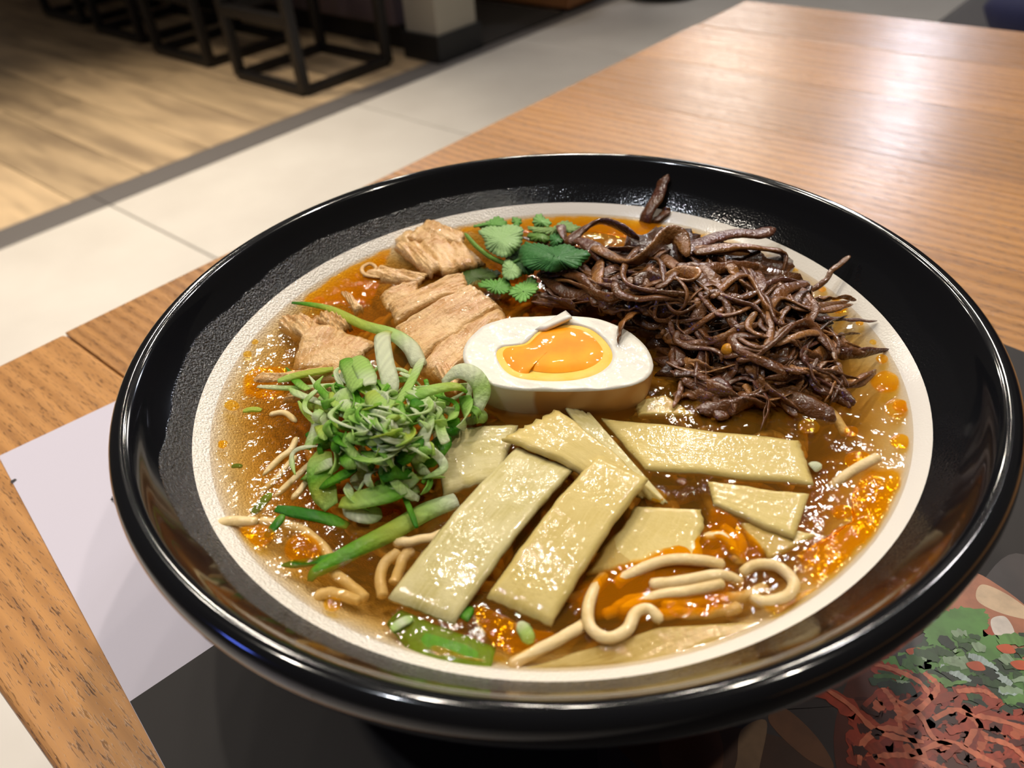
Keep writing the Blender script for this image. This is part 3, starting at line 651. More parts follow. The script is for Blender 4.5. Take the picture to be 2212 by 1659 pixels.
# deeper tangle of noodles
TV, TF = [], []
for k in range(150):
    a0 = rng.uniform(0, 6.28); r0 = .064*math.sqrt(rng.uniform(0, 1)); z0 = -rng.uniform(.008, .018)
    c = np.array([r0*math.cos(a0), r0*math.sin(a0)]); th = rng.uniform(0, 6.28); P = []
    for s_ in range(6):
        P.append((c[0], c[1], z0+rng.normal()*.0008)); th += rng.normal()*.6; c = c+.009*np.array([math.cos(th), math.sin(th)])
        if np.hypot(*c) > .068: c *= .068/np.hypot(*c); th += 1.2
    lim = lambda q: -(.0165 if math.hypot(q[0], q[1]) < .062 else .0165-(math.hypot(q[0], q[1])-.062)*.72)
    P = [(q[0], q[1], max(q[2], lim(q)+.002)) for q in P]
    V, Fc = sweep(crom(P, 24), circ(6, .0014, .0013)); b = len(TV); TV += V.tolist(); TF += [tuple(b+i for i in f) for f in Fc]
o = mesh_obj('sunken_noodles', TV, TF, M_NOODLE, loc=(0, 0, 0)); o.location = (0, 0, 0)
o.data.transform(Matrix.Translation((0, 0, ZS))); tag(o, 'tangle of noodles deep under the amber broth', 'noodles', kind='stuff')
# ------------------------------------------------------------------ bamboo shoots
def menma(q, hs, lab, t=.0022, mtl=None, seed=0, arch=0.0, rag=.003, sag=0.0, ridges=.00003):
    o = slab('bamboo_shoot', [S(x, y, z*.001) for (x, y), z in zip(q, hs)], t, mtl or M_MENMA, arch, ridges, seed=seed, rag=rag, nu=26, nv=20, sag=sag)
    return tag(o, lab, 'bamboo shoot', 'braised bamboo shoot slices')
menma([(1371, 865), (1378, 893), (1500, 895), (1440, 850)], (.3, .3, -.2, -.2), 'corner of a bamboo slice peeping out below the egg', seed=1, t=.002)
menma([(1300, 899), (1728, 947), (1760, 1042), (1395, 1008)], (1.0, .6, .8, 1.0), 'long bamboo slice reaching right below the beef', seed=2, t=.0024)
menma([(1600, 1125), (1772, 1150), (1667, 1203), (1620, 1165)], (-.4, .3, -.2, -.4), 'pointed bamboo slice underneath the small right one', seed=3, t=.0018)
menma([(1530, 1036), (1749, 1064), (1716, 1160), (1543, 1086)], (1.0, 1.6, 1.6, 1.0), 'small bamboo slice below the long right slice', seed=4, t=.0022)
menma([(1375, 1090), (1265, 1235), (1515, 1208), (1518, 1097)], (.6, -.4, .5, .7), 'square bamboo slice lying half sunk right of the crossing slices', seed=5, t=.002)
menma([(1120, 912), (932, 926), (957, 1063), (1075, 1030)], (2.0, 3.0, .8, .8), 'wide bamboo slice leaning against the scallion heap', seed=6, mtl=M_MENMA2)
menma([(1215, 872), (1275, 890), (1445, 1085), (1350, 1060)], (2.6, 2.0, 1.0, 1.0), 'thin bamboo sheet under the folded slice below the egg', seed=7, t=.0012, mtl=M_MENMA2)
menma([(1432, 1078), (1203, 880), (1082, 944), (1300, 1045)], (1.4, 5.2, 4.6, 2.0), 'folded bamboo slice with a torn edge below the egg', seed=8, arch=.0018, rag=.012)
menma([(1118, 962), (836, 1287), (979, 1342), (1240, 1010)], (3.2, .9, 1.0, 3.2), 'pale streaked bamboo strip, left of the two crossing strips', seed=9, mtl=M_MENMA2, arch=.0022, ridges=.00010)
menma([(1290, 978), (1051, 1285), (1190, 1346), (1398, 1028)], (5.8, 1.2, 1.2, 5.4), 'smooth yellow bamboo strip lying on top of the others', seed=10, arch=.0018, t=.0024)
menma([(1110, 1447), (1430, 1352), (1680, 1338), (1420, 1432)], (-.9, -.9, -1.2, -1.4), 'pale sunken bamboo slice along the near rim', seed=11, t=.0016, mtl=M_MENMA2)

# ------------------------------------------------------------------ egg
HE = .0085
EC = S(1205, 762, HE)
eg = empty('egg_half', (EC[0], EC[1], ZS+HE), 0); tag(eg, 'halved soy egg with a runny orange yolk in the middle of the bowl', 'egg')
def EL(x, y, z=0.0): p = S(x, y, HE); return np.array([p[0]-EC[0], p[1]-EC[1], z])
out_px = [(1000, 772), (1003, 748), (1020, 722), (1050, 700), (1095, 687), (1150, 684), (1215, 682), (1280, 687), (1330, 702), (1370, 724), (1398, 752), (1412, 786), (1400, 812), (1370, 828), (1320, 838), (1250, 842), (1170, 842), (1100, 838), (1050, 824), (1016, 800)]
outl = crom(np.array([EL(x, y) for x, y in out_px]), 96, True)
yolk_px = [(1071, 764), (1080, 748), (1110, 744), (1135, 738), (1160, 715), (1185, 703), (1230, 698), (1272, 706), (1303, 728), (1322, 755), (1321, 780), (1303, 800), (1270, 815), (1220, 823), (1160, 822), (1112, 814), (1085, 795)]
yol = crom(np.array([EL(x, y) for x, y in yolk_px]), 96, True)
oc_ = outl.mean(0)
# align start angles
def byang(Q, c, n=96):
    a = np.unwrap(np.arctan2(Q[:, 1]-c[1], Q[:, 0]-c[0])); s = 1 if a[-1] > a[0] else -1
    if s < 0: Q = Q[::-1]; a = a[::-1]
    tt = np.linspace(-math.pi, math.pi, n, endpoint=False); aa = np.concatenate([a-2*math.pi, a, a+2*math.pi]); QQ = np.vstack([Q, Q, Q])
    o = np.argsort(aa); return np.stack([np.interp(tt, aa[o], QQ[o, k]) for k in range(3)], 1)
yc = yol.mean(0); O = byang(outl, yc); Yk = byang(yol, yc); n = 96
def rings(name, R, mtl, parent, close=None, flip=False):
    V = np.vstack(R); Fc = []
    for k in range(len(R)-1):
        for i in range(n): j = (i+1) % n; Fc.append((k*n+i, k*n+j, (k+1)*n+j, (k+1)*n+i))
    if close: Fc.append(tuple((len(R)-1)*n+i for i in range(n)))
    if flip: Fc = [f[::-1] for f in Fc]
    return mesh_obj(name, V, Fc, mtl, parent)
zoff = lambda Q, z: Q+np.array([0, 0, z])
Ri = [zoff(yc+(O-yc)*1.0, -.0006)]
for f in np.linspace(.985, 0, 9):
    q = Yk+(O-Yk)*f; zz = .0004*vnoise(q[:, 0]*90, q[:, 1]*90, 3)*min(1, f*4)*(1 if f < .97 else .3); Ri.append(q+np.stack([zz*0, zz*0, zz], 1))
Ri.append(zoff(yc+(Yk-yc)*.985, -.0014)); Ri.append(zoff(yc+(Yk-yc)*.96, -.004))
rings('egg_white', Ri, M_EGGW, eg)
Ro = []
for a in np.linspace(0, math.pi/2, 14)[:-1]:
    f = math.cos(a)**.55 if a else 1; Ro.append(zoff(oc_+(O-oc_)*(f+.012*math.sin(2*a)), -.0006-.021*math.sin(a)))
rings('stained_skin', Ro, M_EGGSKIN, eg, True, True)
yk = rings('set_yolk', [zoff(yc+(Yk-yc)*f, z) for f, z in ((1.0, -.0006), (.95, -.0002), (.85, -.0003), (.7, -.0009), (.4, -.0012))], M_YOLKSET, eg, True)
run_px = [(1071, 765), (1081, 748), (1111, 744), (1136, 737), (1161, 714), (1186, 702), (1230, 698), (1271, 706), (1301, 728), (1318, 752), (1314, 772), (1290, 786), (1245, 796), (1200, 800), (1160, 797), (1140, 792), (1140, 803), (1118, 808), (1100, 803), (1084, 790)]
o = blob_poly('runny_yolk', [EL(x, y, -.0009) for x, y in run_px], M_YOLKRUN, .0, .0012, None, 90, 6); o.parent = eg
fl = slab('white_flake', [EL(1156, 712, .0008), EL(1222, 674, .0012), EL(1236, 698, .0028), EL(1180, 716, .0016)], .0020, M_EGGW, nu=10, nv=8, seed=3); fl.parent = eg

# ------------------------------------------------------------------ pale meat
def meat(q, hs, lab, t=.004, seed=0, arch=.001, rag=.008, lump=.0005, ridges=.00022, nv=22):
    o = slab('pork_slice', [S(x, y, (z-.5)*.001) for (x, y), z in zip(q, hs)], t, M_CHICKEN, arch, ridges, seed=seed, rag=rag, lump=lump, nu=26, nv=nv)
    return tag(o, lab, 'meat', 'pale fibrous meat pieces')
meat([(1060, 630), (905, 790), (965, 815), (1100, 690)], (2.0, 1.0, .6, 3.0), 'pale fibrous meat chunk touching the egg', seed=21, t=.005)
meat([(1020, 612), (846, 702), (905, 775), (1085, 655)], (4.5, 1.5, 1.6, 4.2), 'largest pale meat chunk with long fibres behind the egg', seed=22, t=.006, ridges=.0006)
meat([(1000, 585), (838, 655), (852, 690), (1012, 618)], (2.6, 1.4, 1.4, 3.0), 'narrow pale meat strip behind the largest chunk', seed=23, t=.003)
meat([(905, 590), (820, 640), (835, 668), (900, 640)], (1.0, .4, .4, 1.0), 'pale meat shred beside the orange oil', seed=24, t=.002)
meat([(843, 512), (940, 478), (1050, 560), (955, 588)], (2.0, 4.5, 3.2, 2.8), 'broad pale meat piece near the far left rim', seed=25, t=.004, lump=.0008)
meat([(875, 515), (925, 470), (1002, 500), (1000, 525)], (3.8, 5.0, 3.8, 4.2), 'small pale meat flap on top of the broad far piece', seed=26, t=.003, lump=.0006)
meat([(850, 530), (880, 520), (960, 575), (930, 590)], (4.4, 4.6, 4.0, 3.4), 'pinkish meat strip across the broad far piece', seed=27, t=.003)
meat([(776, 598), (820, 575), (930, 592), (905, 612)], (.9, 1.4, 1.8, 1.2), 'pale curling meat shred in the orange oil', seed=28, t=.0018)
o = strand('pork_shred', [S(x, y, z*.001) for x, y, z in ((820, 600, .8), (790, 594, 1), (782, 580, 1.4), (798, 570, 1.6), (812, 578, 1.2), (806, 590, .8))], .0007, M_CHICKEN, 22, .7); tag(o, 'tiny curled meat thread at the end of the curling shred', 'meat')
meat([(735, 632), (752, 630), (785, 662), (765, 672)], (1.0, 1.2, 1.0, .8), 'small pale meat cube in the orange oil', seed=29, t=.003, rag=0)
meat([(672, 690), (628, 792), (760, 800), (812, 735)], (2.4, .2, .2, 1.6), 'fan shaped pale meat slice under the long green leaf', seed=30, t=.003, ridges=.0003)
meat([(600, 700), (615, 678), (690, 682), (670, 735)], (.8, 1.2, 2.0, 1.0), 'rough meat scrap at the left rim', seed=31, t=.004, lump=.0009)
meat([(680, 690), (715, 668), (760, 700), (735, 716)], (2.4, 3.0, 2.4, 2.2), 'knobbly meat scrap on the fan shaped slice', seed=32, t=.003, lump=.0009)
meat([(540, 832), (560, 810), (735, 786), (742, 815)], (.6, 1.2, 1.8, 1.2), 'pinkish flat shoot left of the scallion heap', seed=33, t=.0022)
meat([(610, 868), (625, 852), (755, 822), (760, 842)], (-.2, .2, 1.2, .8), 'thin pale strip below the pinkish flat shoot', seed=34, t=.0016)
meat([(930, 800), (960, 780), (1000, 800), (985, 850)], (.8, 1.4, .8, .4), 'translucent scrap between egg and scallions', seed=35, t=.002)

# ------------------------------------------------------------------ shredded beef
BC = [lin(90, 52, 20), lin(122, 78, 34), lin(58, 32, 14), lin(150, 102, 52), lin(104, 64, 28), lin(82, 46, 34)]
def beef(pts, r, lab=None, ci=None, flat=.30, twist=None, k=.001, wob=.0004):
    P = [S(x, y, z*k) for x, y, z in pts]; c = np.array(BC[ci if ci is not None else rng.integers(0, len(BC))])*rng.uniform(.8, 1.15)
    o = strand('beef_shred', P, r*1.25, M_BEEF, 30, flat, (.8, .4), rng.uniform(-2.5, 2.5) if twist is None else twist, wob, .04, np.array([c, c*rng.uniform(.8, 1.5), c*rng.uniform(.7, 1.2)]), rvar=.09)
    return tag(o, lab or 'brown shred of braised beef tangled in the heap', 'beef', 'braised beef shreds')
def bh(x, y):   # height of the heap in mm
    return max(.5, 15*math.exp(-(((x-1420)/230)**2+((y-600)/95)**2))+9*math.exp(-(((x-1660)/170)**2+((y-720)/110)**2)))
# meat lumps that fill the heap
def lump(x, y, rx, ry, hgt, rot, seed, lab):
    c = S(x, y, 0); V = []; Fc = []; nu_, nv_ = 36, 18
    for i in range(nu_):
        for j in range(nv_+1):
            t = 2*math.pi*i/nu_; a = math.pi*j/nv_; d = np.array([math.cos(t)*math.sin(a), math.sin(t)*math.sin(a), math.cos(a)])
            f = 1+.12*math.sin(5*d[0]*3+seed)+.10*math.sin(9*d[1]*2+seed*2)+.07*math.sin(22*(d[1]+.3*d[0])+seed)
            V.append((d[0]*rx*f, d[1]*ry*f, d[2]*hgt*f))
    for i in range(nu_):
        for j in range(nv_): k2 = (i+1) % nu_; Fc.append((i*(nv_+1)+j, i*(nv_+1)+j+1, k2*(nv_+1)+j+1, k2*(nv_+1)+j))
    o = mesh_obj('beef_chunk', V, Fc, M_BEEF, None, np.repeat(np.array(BC[2])[None]*rng.uniform(.7, 1.2), len(V), 0)); o.location = c; o.rotation_euler = (0, 0, rot); tag(o, lab, 'beef', 'beef chunks inside the heap')
lump(1310, 620, .018, .014, .0075, .3, 1, 'dark beef chunk below the cilantro'); lump(1440, 590, .020, .018, .011, 0, 2, 'dark beef chunk at the centre of the heap'); lump(1570, 610, .022, .016, .0085, -.2, 3, 'dark beef chunk at the right of the heap')
lump(1640, 720, .022, .018, .0060, -.5, 4, 'dark beef chunk low at the right of the heap'); lump(1520, 700, .022, .014, .0055, -.2, 5, 'dark beef chunk low in front of the heap'); lump(1260, 590, .014, .012, .006, .1, 6, 'dark beef chunk beside the cilantro leaf'); lump(1560, 790, .018, .012, .0035, -.4, 7, 'dark beef chunk half sunk at the front')
KB = [
 ([(1391, 484, -.5), (1400, 460, 3), (1415, 432, 6), (1430, 400, 9.5), (1439, 373, 12.5)], .0021, 'beef shred standing up against the far rim', 5),
 ([(1400, 480, 0), (1425, 470, 1.5), (1440, 455, 3), (1436, 448, 4)], .0012, 'small beef stub at the foot of the upright shred', 0),
 ([(1228, 531, 7), (1243, 508, 9), (1270, 487, 11), (1301, 478, 12), (1338, 490, 12), (1382, 517, 11)], .0024, 'thick arched beef shred near the cilantro', 0),
 ([(1245, 520, 9), (1285, 539, 11), (1321, 568, 10), (1352, 604, 7)], .0022, 'dark purple beef shred running down behind the cilantro', 5),
 ([(1285, 535, 11), (1325, 553, 13), (1366, 566, 15), (1399, 541, 16.5), (1431, 510, 17), (1468, 513, 16), (1490, 556, 14)], .0023, 'light brown beef shred folded over the heap top', 3),
 ([(1480, 552, 13), (1529, 521, 12), (1590, 503, 10), (1640, 503, 9), (1676, 494, 9)], .0024, 'flat beef shred reaching to the far right rim', 5),
 ([(1500, 545, 14), (1590, 533, 12), (1671, 541, 9), (1697, 558, 7), (1688, 592, 5)], .0022, 'beef shred hooked downwards at the right of the heap', 1),
 ([(1490, 535, 13), (1540, 540, 13), (1620, 545, 10)], .0018, None, 3),
 ([(1574, 572, 13), (1600, 605, 12.5), (1627, 639, 11)], .0017, 'straight beef shred lying across the right of the heap', 3),
 ([(1350, 672, 7), (1374, 635, 12), (1407, 613, 15), (1447, 603, 16.5), (1490, 608, 16.5), (1505, 596, 17), (1468, 588, 17), (1430, 604, 16)], .0016, 'beef shred looped in the middle of the heap', 3),
 ([(1508, 592, 16), (1526, 625, 15), (1506, 680, 11), (1484, 728, 5)], .0017, 'long beef shred hanging down the front of the heap', 3),
 ([(1513, 572, 16), (1545, 604, 15), (1549, 645, 12.5), (1521, 708, 7)], .0014, 'thin beef shred curving down the front of the heap', 1),
 ([(1484, 633, 13), (1493, 657, 12), (1460, 686, 8), (1407, 694, 6), (1374, 672, 7)], .0011, 'thin beef thread curled round the front hollow', 3),
 ([(1268, 617, 8), (1301, 617, 9.5), (1334, 649, 8), (1352, 690, 5)], .0022, 'broad beef shred sloping down behind the egg', 0),
 ([(1385, 672, 8), (1360, 682, 10), (1342, 702, 11), (1338, 722, 10.3), (1336, 742, 9.6)], .0012, 'small beef shred resting on the egg', 1),
 ([(1836, 553, 9.5), (1785, 600, 6.5), (1735, 640, 4.5)], .0007, 'thin beef spike poking over the right rim', 1),
 ([(1744, 604, 7.5), (1692, 633, 9), (1651, 678, 8), (1618, 720, 6)], .0016, 'beef shred slanting on the right slope of the heap', 4),
 ([(1722, 615, 7.5), (1704, 665, 7), (1659, 730, 5)], .0013, None, 3),
 ([(1765, 690, 4), (1763, 747, 2.6), (1724, 795, .5)], .0012, 'beef thread at the right end of the heap', 3), ([(1790, 700, 3), (1790, 760, 1.6), (1770, 800, 0)], .0010, None, 3), ([(1818, 718, 2), (1805, 771, 1), (1790, 812, -.5)], .0010, None, 4), ([(1775, 690, 3.5), (1780, 750, 2.2), (1748, 798, .2)], .0009, None, 3),
 ([(1708, 718, 6), (1651, 763, 6), (1602, 790, 4)], .0021, 'thick purple brown beef shred low on the right', 5),
 ([(1541, 815, 2.5), (1635, 838, 2), (1712, 866, 1.4), (1772, 893, .8), (1805, 911, -.2)], .0022, 'longest beef shred trailing towards the lower right', 4),
 ([(1530, 800, 2.5), (1600, 832, 2), (1690, 862, 1)], .0018, None, 0),
 ([(1468, 800, 1.5), (1529, 810, 2.2), (1585, 806, 2.5)], .0020, 'pale flat beef shred at the front of the heap', 4),
 ([(1211, 486, 7), (1215, 505, 7.5), (1222, 525, 7)], .0014, 'short reddish beef shred behind the cilantro', 0),
 ([(1455, 860, .4), (1480, 850, .8), (1505, 862, .2)], .0013, 'small beef bit alone in the broth below the heap', 1),
]
for pts, r, lab, ci in KB: beef(pts, r, lab, ci)
BN = {0: 'brown beef fibre in the dark left part of the heap behind the egg', 1: 'brown beef fibre on the top of the heap', 2: 'brown beef fibre on the right slope of the heap', 3: 'brown beef fibre low at the front of the heap'}
nbf = 0
while nbf < 225:
    x, y = rng.uniform(1175, 1830), rng.uniform(500, 880)
    if not (bh(x, y) > 1.3 and not (x < 1425 and y > 665) and y < 600+.55*(x-1080) and y > 480+.30*max(0, x-1480)): continue
    a = rng.normal(.55, .75) if x > 1450 else rng.normal(.3, 1.0)
    L = rng.uniform(30, 95); bend = rng.normal()*26; dx, dy = math.cos(a), math.sin(a)*.7; up_ = rng.uniform(-.5, 1.8); sk = rng.normal()*10
    for q_ in range(rng.integers(1, 4)):
        ox, oy = rng.normal()*5, rng.normal()*5; sp_ = rng.normal()*6; P = []
        for s_ in (-1, -.45, .2, 1):
            xx, yy = x+ox+dx*L*s_-dy*(bend*(1-s_*s_)+sp_*s_+sk*s_**3), y+oy+dy*L*s_+dx*(bend*(1-s_*s_)+sp_*s_)*.7; P.append((xx, yy, max(-.3, bh(xx, yy)*.92+up_+rng.uniform(-.3, .5))))
        if any((p[0]-1205)**2/222**2+(p[1]-765)**2/92**2 < 1 or p[1] < 512+.36*max(0, p[0]-1480) for p in P): continue
        reg = 0 if x < 1360 else (3 if y > 735 or (x < 1500 and y > 680) else (2 if x > 1560 else 1))
        beef(P, rng.choice([.0005, .0007, .0009, .0013, .0017]), BN[reg]); nbf += 1
for k in range(46):
    x, y = rng.uniform(1240, 1760), rng.uniform(530, 800)
    if not (bh(x, y) > 3.5 and not (x < 1440 and y > 640)): continue
    a = rng.normal(.5, .9); L = rng.uniform(80, 130); c1, c2 = rng.normal()*45, rng.normal()*45; P = []
    for s_ in (-1, -.6, -.2, .2, .6, 1):
        o_ = c1*math.cos(s_*1.6)+c2*math.sin(s_*2.8); xx, yy = x+math.cos(a)*L*s_*.8-math.sin(a)*o_, y+.65*(math.sin(a)*L*s_*.8+math.cos(a)*o_); P.append((xx, yy, max(0, bh(xx, yy)+1.6+rng.uniform(-.3, .8))))
    if any((p[0]-1205)**2/225**2+(p[1]-765)**2/95**2 < 1 or p[1] < 520+.36*max(0, p[0]-1480) or p[0] > 1830 for p in P): continue
    beef(P, rng.choice([.0005, .0007, .0009, .0012]), 'long curved beef strand winding over the surface of the heap', rng.choice([0, 1, 3, 4]), .5)
def seed_ball(x, y, z, r, lab):
    V, Fc = lathe([(0, -r), (r*.6, -r*.8), (r, -r*.1), (r*.85, r*.5), (r*.45, r*.85), (0, r)], 16); o = mesh_obj('pepper_seed', V, Fc, M_SEED); o.location = S(x, y, z*.001); tag(o, lab, 'seed', 'yellow seeds on the beef')
seed_ball(1573, 756, 8.5, .0019, 'large round yellow seed on the beef heap'); seed_ball(1590, 800, 4.6, .0013, 'small yellow seed below the round one')

# ------------------------------------------------------------------ cilantro
ci = empty('cilantro_sprig', S(1100, 540, 0)); tag(ci, 'green cilantro sprig beside the beef', 'herb')
CO = np.array(S(1100, 540, 0))
def C8(x, y): return 960+x/6.506, 440+y/6.506
def leaf(pts8, hs, col, dome=.0012, serr=.06, k=13, tilt=0.0):
    pts = np.array([C8(*p) for p in pts8]); 
    n_ = 150; Q = crom(np.column_stack([pts, np.zeros(len(pts))]), n_, True)[:, :2]; c = Q.mean(0)
    d_ = np.roll(Q, -1, 0)-np.roll(Q, 1, 0); sl = np.hypot(*(np.roll(Q, -1, 0)-Q).T); per = sl.sum(); ar = np.cumsum(sl)/per
    nm = np.stack([d_[:, 1], -d_[:, 0]], 1); nm /= np.linalg.norm(nm, axis=1)[:, None]+1e-9
    if ((Q-c)*nm).sum() < 0: nm = -nm
    kt, kl = max(8, round(per/9.5)), max(3, round(per/52)); ph = rng.uniform(0, 1)
    lob = np.abs(np.sin(math.pi*kl*(ar+ph))); tooth = 1-np.abs(2*((kt*ar) % 1)-1)
    Q = Q+nm*(serr/.06*(lob*5.0-3.4+tooth*3.6-1.5))[:, None]
    V, Fc, Cc = [], [], []
    x0, x1 = Q[:, 0].min(), Q[:, 0].max()
    hh = lambda q: hs[0]+(hs[1]-hs[0])*(q[0]-x0)/(x1-x0)+tilt*(q[1]-c[1])/40
    for ri, fr in enumerate((1, .8, .55, .3, .1)):
        for i, q in enumerate(Q):
            p = c+(q-c)*fr; z = hh(p)*.001+dome*(1-fr**2)+.0005*math.sin(p[0]*.11+p[1]*.07)*fr+.0003*math.sin(p[0]*.05-p[1]*.16)
            V.append(S(p[0], p[1], z)); vein = 1.0; Cc.append(np.array(col)*vein*rng.uniform(.92, 1.08))
    for r_ in range(4):
        for i in range(n_): j = (i+1) % n_; Fc.append((r_*n_+i, r_*n_+j, (r_+1)*n_+j, (r_+1)*n_+i))
    Fc.append(tuple(4*n_+i for i in range(n_)))
    o = mesh_obj('leaf', np.array(V)-CO, Fc, M_LEAF, ci, np.array(Cc))
    s_ = o.modifiers.new('thick', 'SOLIDIFY'); s_.thickness = .00025; return o
PALE, MID, DARK = lin(136, 168, 108), lin(92, 142, 62), lin(52, 104, 48)
leaf([(150, 1060), (400, 900), (760, 950), (700, 1050), (450, 1130), (250, 1150)], (-.4, .2), lin(60, 82, 24), .0005)
leaf([(400, 320), (560, 290), (720, 180), (860, 270), (860, 330), (640, 350)], (2, 4), MID)
leaf([(1160, 330), (1400, 360), (1700, 260), (1900, 330), (1780, 400), (1400, 430)], (5, 5), lin(112, 140, 76))
leaf([(960, 230), (1020, 195), (1065, 230), (1060, 320), (970, 320)], (4, 4), MID)
leaf([(1240, 230), (1350, 160), (1480, 260), (1440, 335), (1280, 305)], (5, 5), lin(112, 156, 84))
leaf([(1180, 420), (1330, 400), (1480, 430), (1450, 540), (1250, 520)], (4, 4), lin(84, 120, 44))
leaf([(1480, 480), (1640, 420), (1655, 540), (1520, 610)], (6, 7), DARK)
leaf([(880, 720), (1100, 620), (1180, 780), (1300, 900), (1240, 980), (1060, 960), (900, 860)], (4, 6), lin(58, 92, 48))
leaf([(470, 400), (640, 335), (900, 310), (1110, 350), (1090, 450), (1050, 620), (900, 740), (700, 720), (600, 640), (570, 500)], (7, 8), PALE, .0022, .05, 15)
leaf([(1130, 560), (1250, 560), (1450, 600), (1720, 590), (1900, 640), (2030, 720), (1930, 870), (1830, 900), (1760, 860), (1700, 930), (1400, 950), (1200, 900), (1050, 800)], (9, 12), DARK, .0026, .06, 17)
leaf([(880, 790), (1000, 850), (1090, 980), (980, 1070), (850, 1040), (810, 920)], (6, 6), PALE, .0016, .03)
leaf([(470, 1150), (650, 1080), (850, 1060), (920, 1220), (870, 1275), (740, 1250), (600, 1210)], (3, 4), MID, .0012, .08)
leaf([(1210, 1030), (1300, 1150), (1290, 1260), (1200, 1320), (1080, 1370), (980, 1330), (900, 1270), (1000, 1180)], (4, 5), lin(118, 168, 84), .0012, .09, 15)
st = strand('stem', [S(*C8(x, y), z*.001)-CO for x, y, z in ((290, 420, 5), (450, 600, 5.5), (640, 745, 5.5), (820, 830, 5.5), (900, 880, 5.5))], .0008, M_LEAF, 22, 1, (.8, 1), col=lin(96, 132, 44), parent=ci)
st = strand('stem', [S(*C8(x, y), z*.001)-CO for x, y, z in ((900, 880, 5.5), (860, 1000, 4.5), (900, 1120, 4), (960, 1240, 4))], .0006, M_LEAF, 18, 1, (1, .7), col=lin(96, 132, 44), parent=ci)
st = strand('stem', [S(*C8(x, y), z*.001)-CO for x, y, z in ((900, 860, 5.5), (1150, 760, 7), (1500, 690, 8.5))], .0006, M_LEAF, 18, 1, (1, .7), col=lin(70, 112, 44), parent=ci)

# ------------------------------------------------------------------ scallions
GR = dict(w=lin(230, 236, 206), p=lin(186, 220, 122), y=lin(190, 206, 84), g=lin(112, 178, 42), d=lin(52, 132, 22))
def scal(pts, wd, cols, lab=None, curl=.8, th=.0006, twist=0.0, ends=(.6, .6), wpts=None, nm='scallion_shred', grp='chopped scallion heap', flip=False):
    P = [S(x, y, z*.001) for x, y, z in pts]
    o = ribbon(nm, P, wd, th, M_VEG, curl, 24, ends, twist, [GR[c] for c in cols], wpts=wpts, flip=flip); return tag(o, lab or 'curled scallion shred in the green heap', 'scallion', grp)
G2 = 'scallion pieces around the heap'
scal([(631, 653, 1.0), (670, 656, 1.6), (716, 666, 2.2), (780, 697, 3), (843, 716, 3.2), (885, 745, 2.6), (905, 785, 1.6)], .0050, 'dgyypww', 'long scallion leaf, green at its tip, white at the cut end', 1.8, .0012, wpts=(.25, .45, .55, .75, .95, 1, .9), grp=G2)
scal([(838, 716, 9), (826, 730, 10.5), (832, 780, 12), (842, 820, 12), (846, 862, 10)], .0042, 'ywwww', 'upright white scallion strip behind the heap', 1.0, .0011, grp=G2)
scal([(912, 775, 8), (900, 800, 10), (880, 840, 12), (858, 875, 12)], .0022, 'wpp', 'thin white scallion strip beside the upright one', .6, .0008, grp=G2)
scal([(985, 1075, .6), (920, 1098, 1.2), (843, 1142, 1.2), (760, 1185, .6), (685, 1228, -.1), (668, 1255, -.8)], .0056, 'wpyggd', 'broad scallion stalk below the heap, green towards its tip', 2.0, .0010, wpts=(.9, 1, 1, .9, .7, .25), grp=G2)
scal([(740, 1198, 0), (680, 1212, -.2), (602, 1222, -.3)], .0020, 'gdd', 'thin side tip of the broad scallion stalk', .5, .0006, ends=(.8, .2), grp=G2)
scal([(596, 1098, .3), (650, 1108, .5), (700, 1118, .2), (752, 1136, -.3)], .0030, 'ddg', 'thin dark green scallion leaf left of the stalk', .8, .0007, grp=G2)
scal([(612, 1112, .3), (595, 1135, 0), (575, 1160, -.4)], .0020, 'gdd', 'short green tip branching off the dark leaf', .5, .0006, grp=G2)
scal([(545, 1110, -1), (565, 1088, -.8), (585, 1065, -.8)], .0022, 'ddg', 'sunken green scallion bit at the left', .5, .0006, grp=G2)
scal([(850, 1330, -.7), (930, 1385, -.2), (1000, 1412, -.1), (1065, 1425, -.5)], .0085, 'dggg', 'wide green scallion leaf sunk at the near rim', 1.0, .0007, wpts=(.5, 1, 1, .7), grp=G2)
scal([(845, 1360, .3), (868, 1345, .5), (890, 1335, .2)], .0018, 'pwp', 'pale scallion bit left of the sunken leaf', 1.2, .0008, grp=G2)
scal([(1000, 1318, 0), (1012, 1326, .2), (1020, 1330, 0)], .0030, 'dgd', 'dark green scallion bit under the pale bamboo strip', .8, .0008, grp=G2)
scal([(1122, 1345, .2), (1136, 1366, .7), (1146, 1392, .2)], .0024, 'wpy', 'white scallion bit below the yellow bamboo strip', 1.6, .0011, grp=G2)
scal([(525, 888, .3), (545, 884, .4), (565, 886, .3)], .0016, 'yyy', 'yellow green leaf bit at the left rim', .3, .0005, grp=G2)
scal([(500, 1008, -.6), (512, 1006, -.5), (523, 1008, -.6)], .0012, 'ddd', 'tiny green fleck by the left rim', .3, .0004, grp=G2)
scal([(1755, 1000, .8), (1762, 1006, 1.4), (1770, 1016, .8)], .0022, 'www', 'white crumb at the end of the long bamboo slice', 1.2, .0012, grp=G2)
scal([(600, 822, 1.9), (650, 808, 2.6), (720, 796, 2.6)], .0026, 'pyy', 'pale green strip on the pinkish flat shoot', .8, .0006, grp=G2)
scal([(556, 835, .6), (640, 838, 1.0), (740, 830, 1.6)], .0016, 'wpw', 'pale strip along the pinkish flat shoot', .5, .0006, grp=G2)
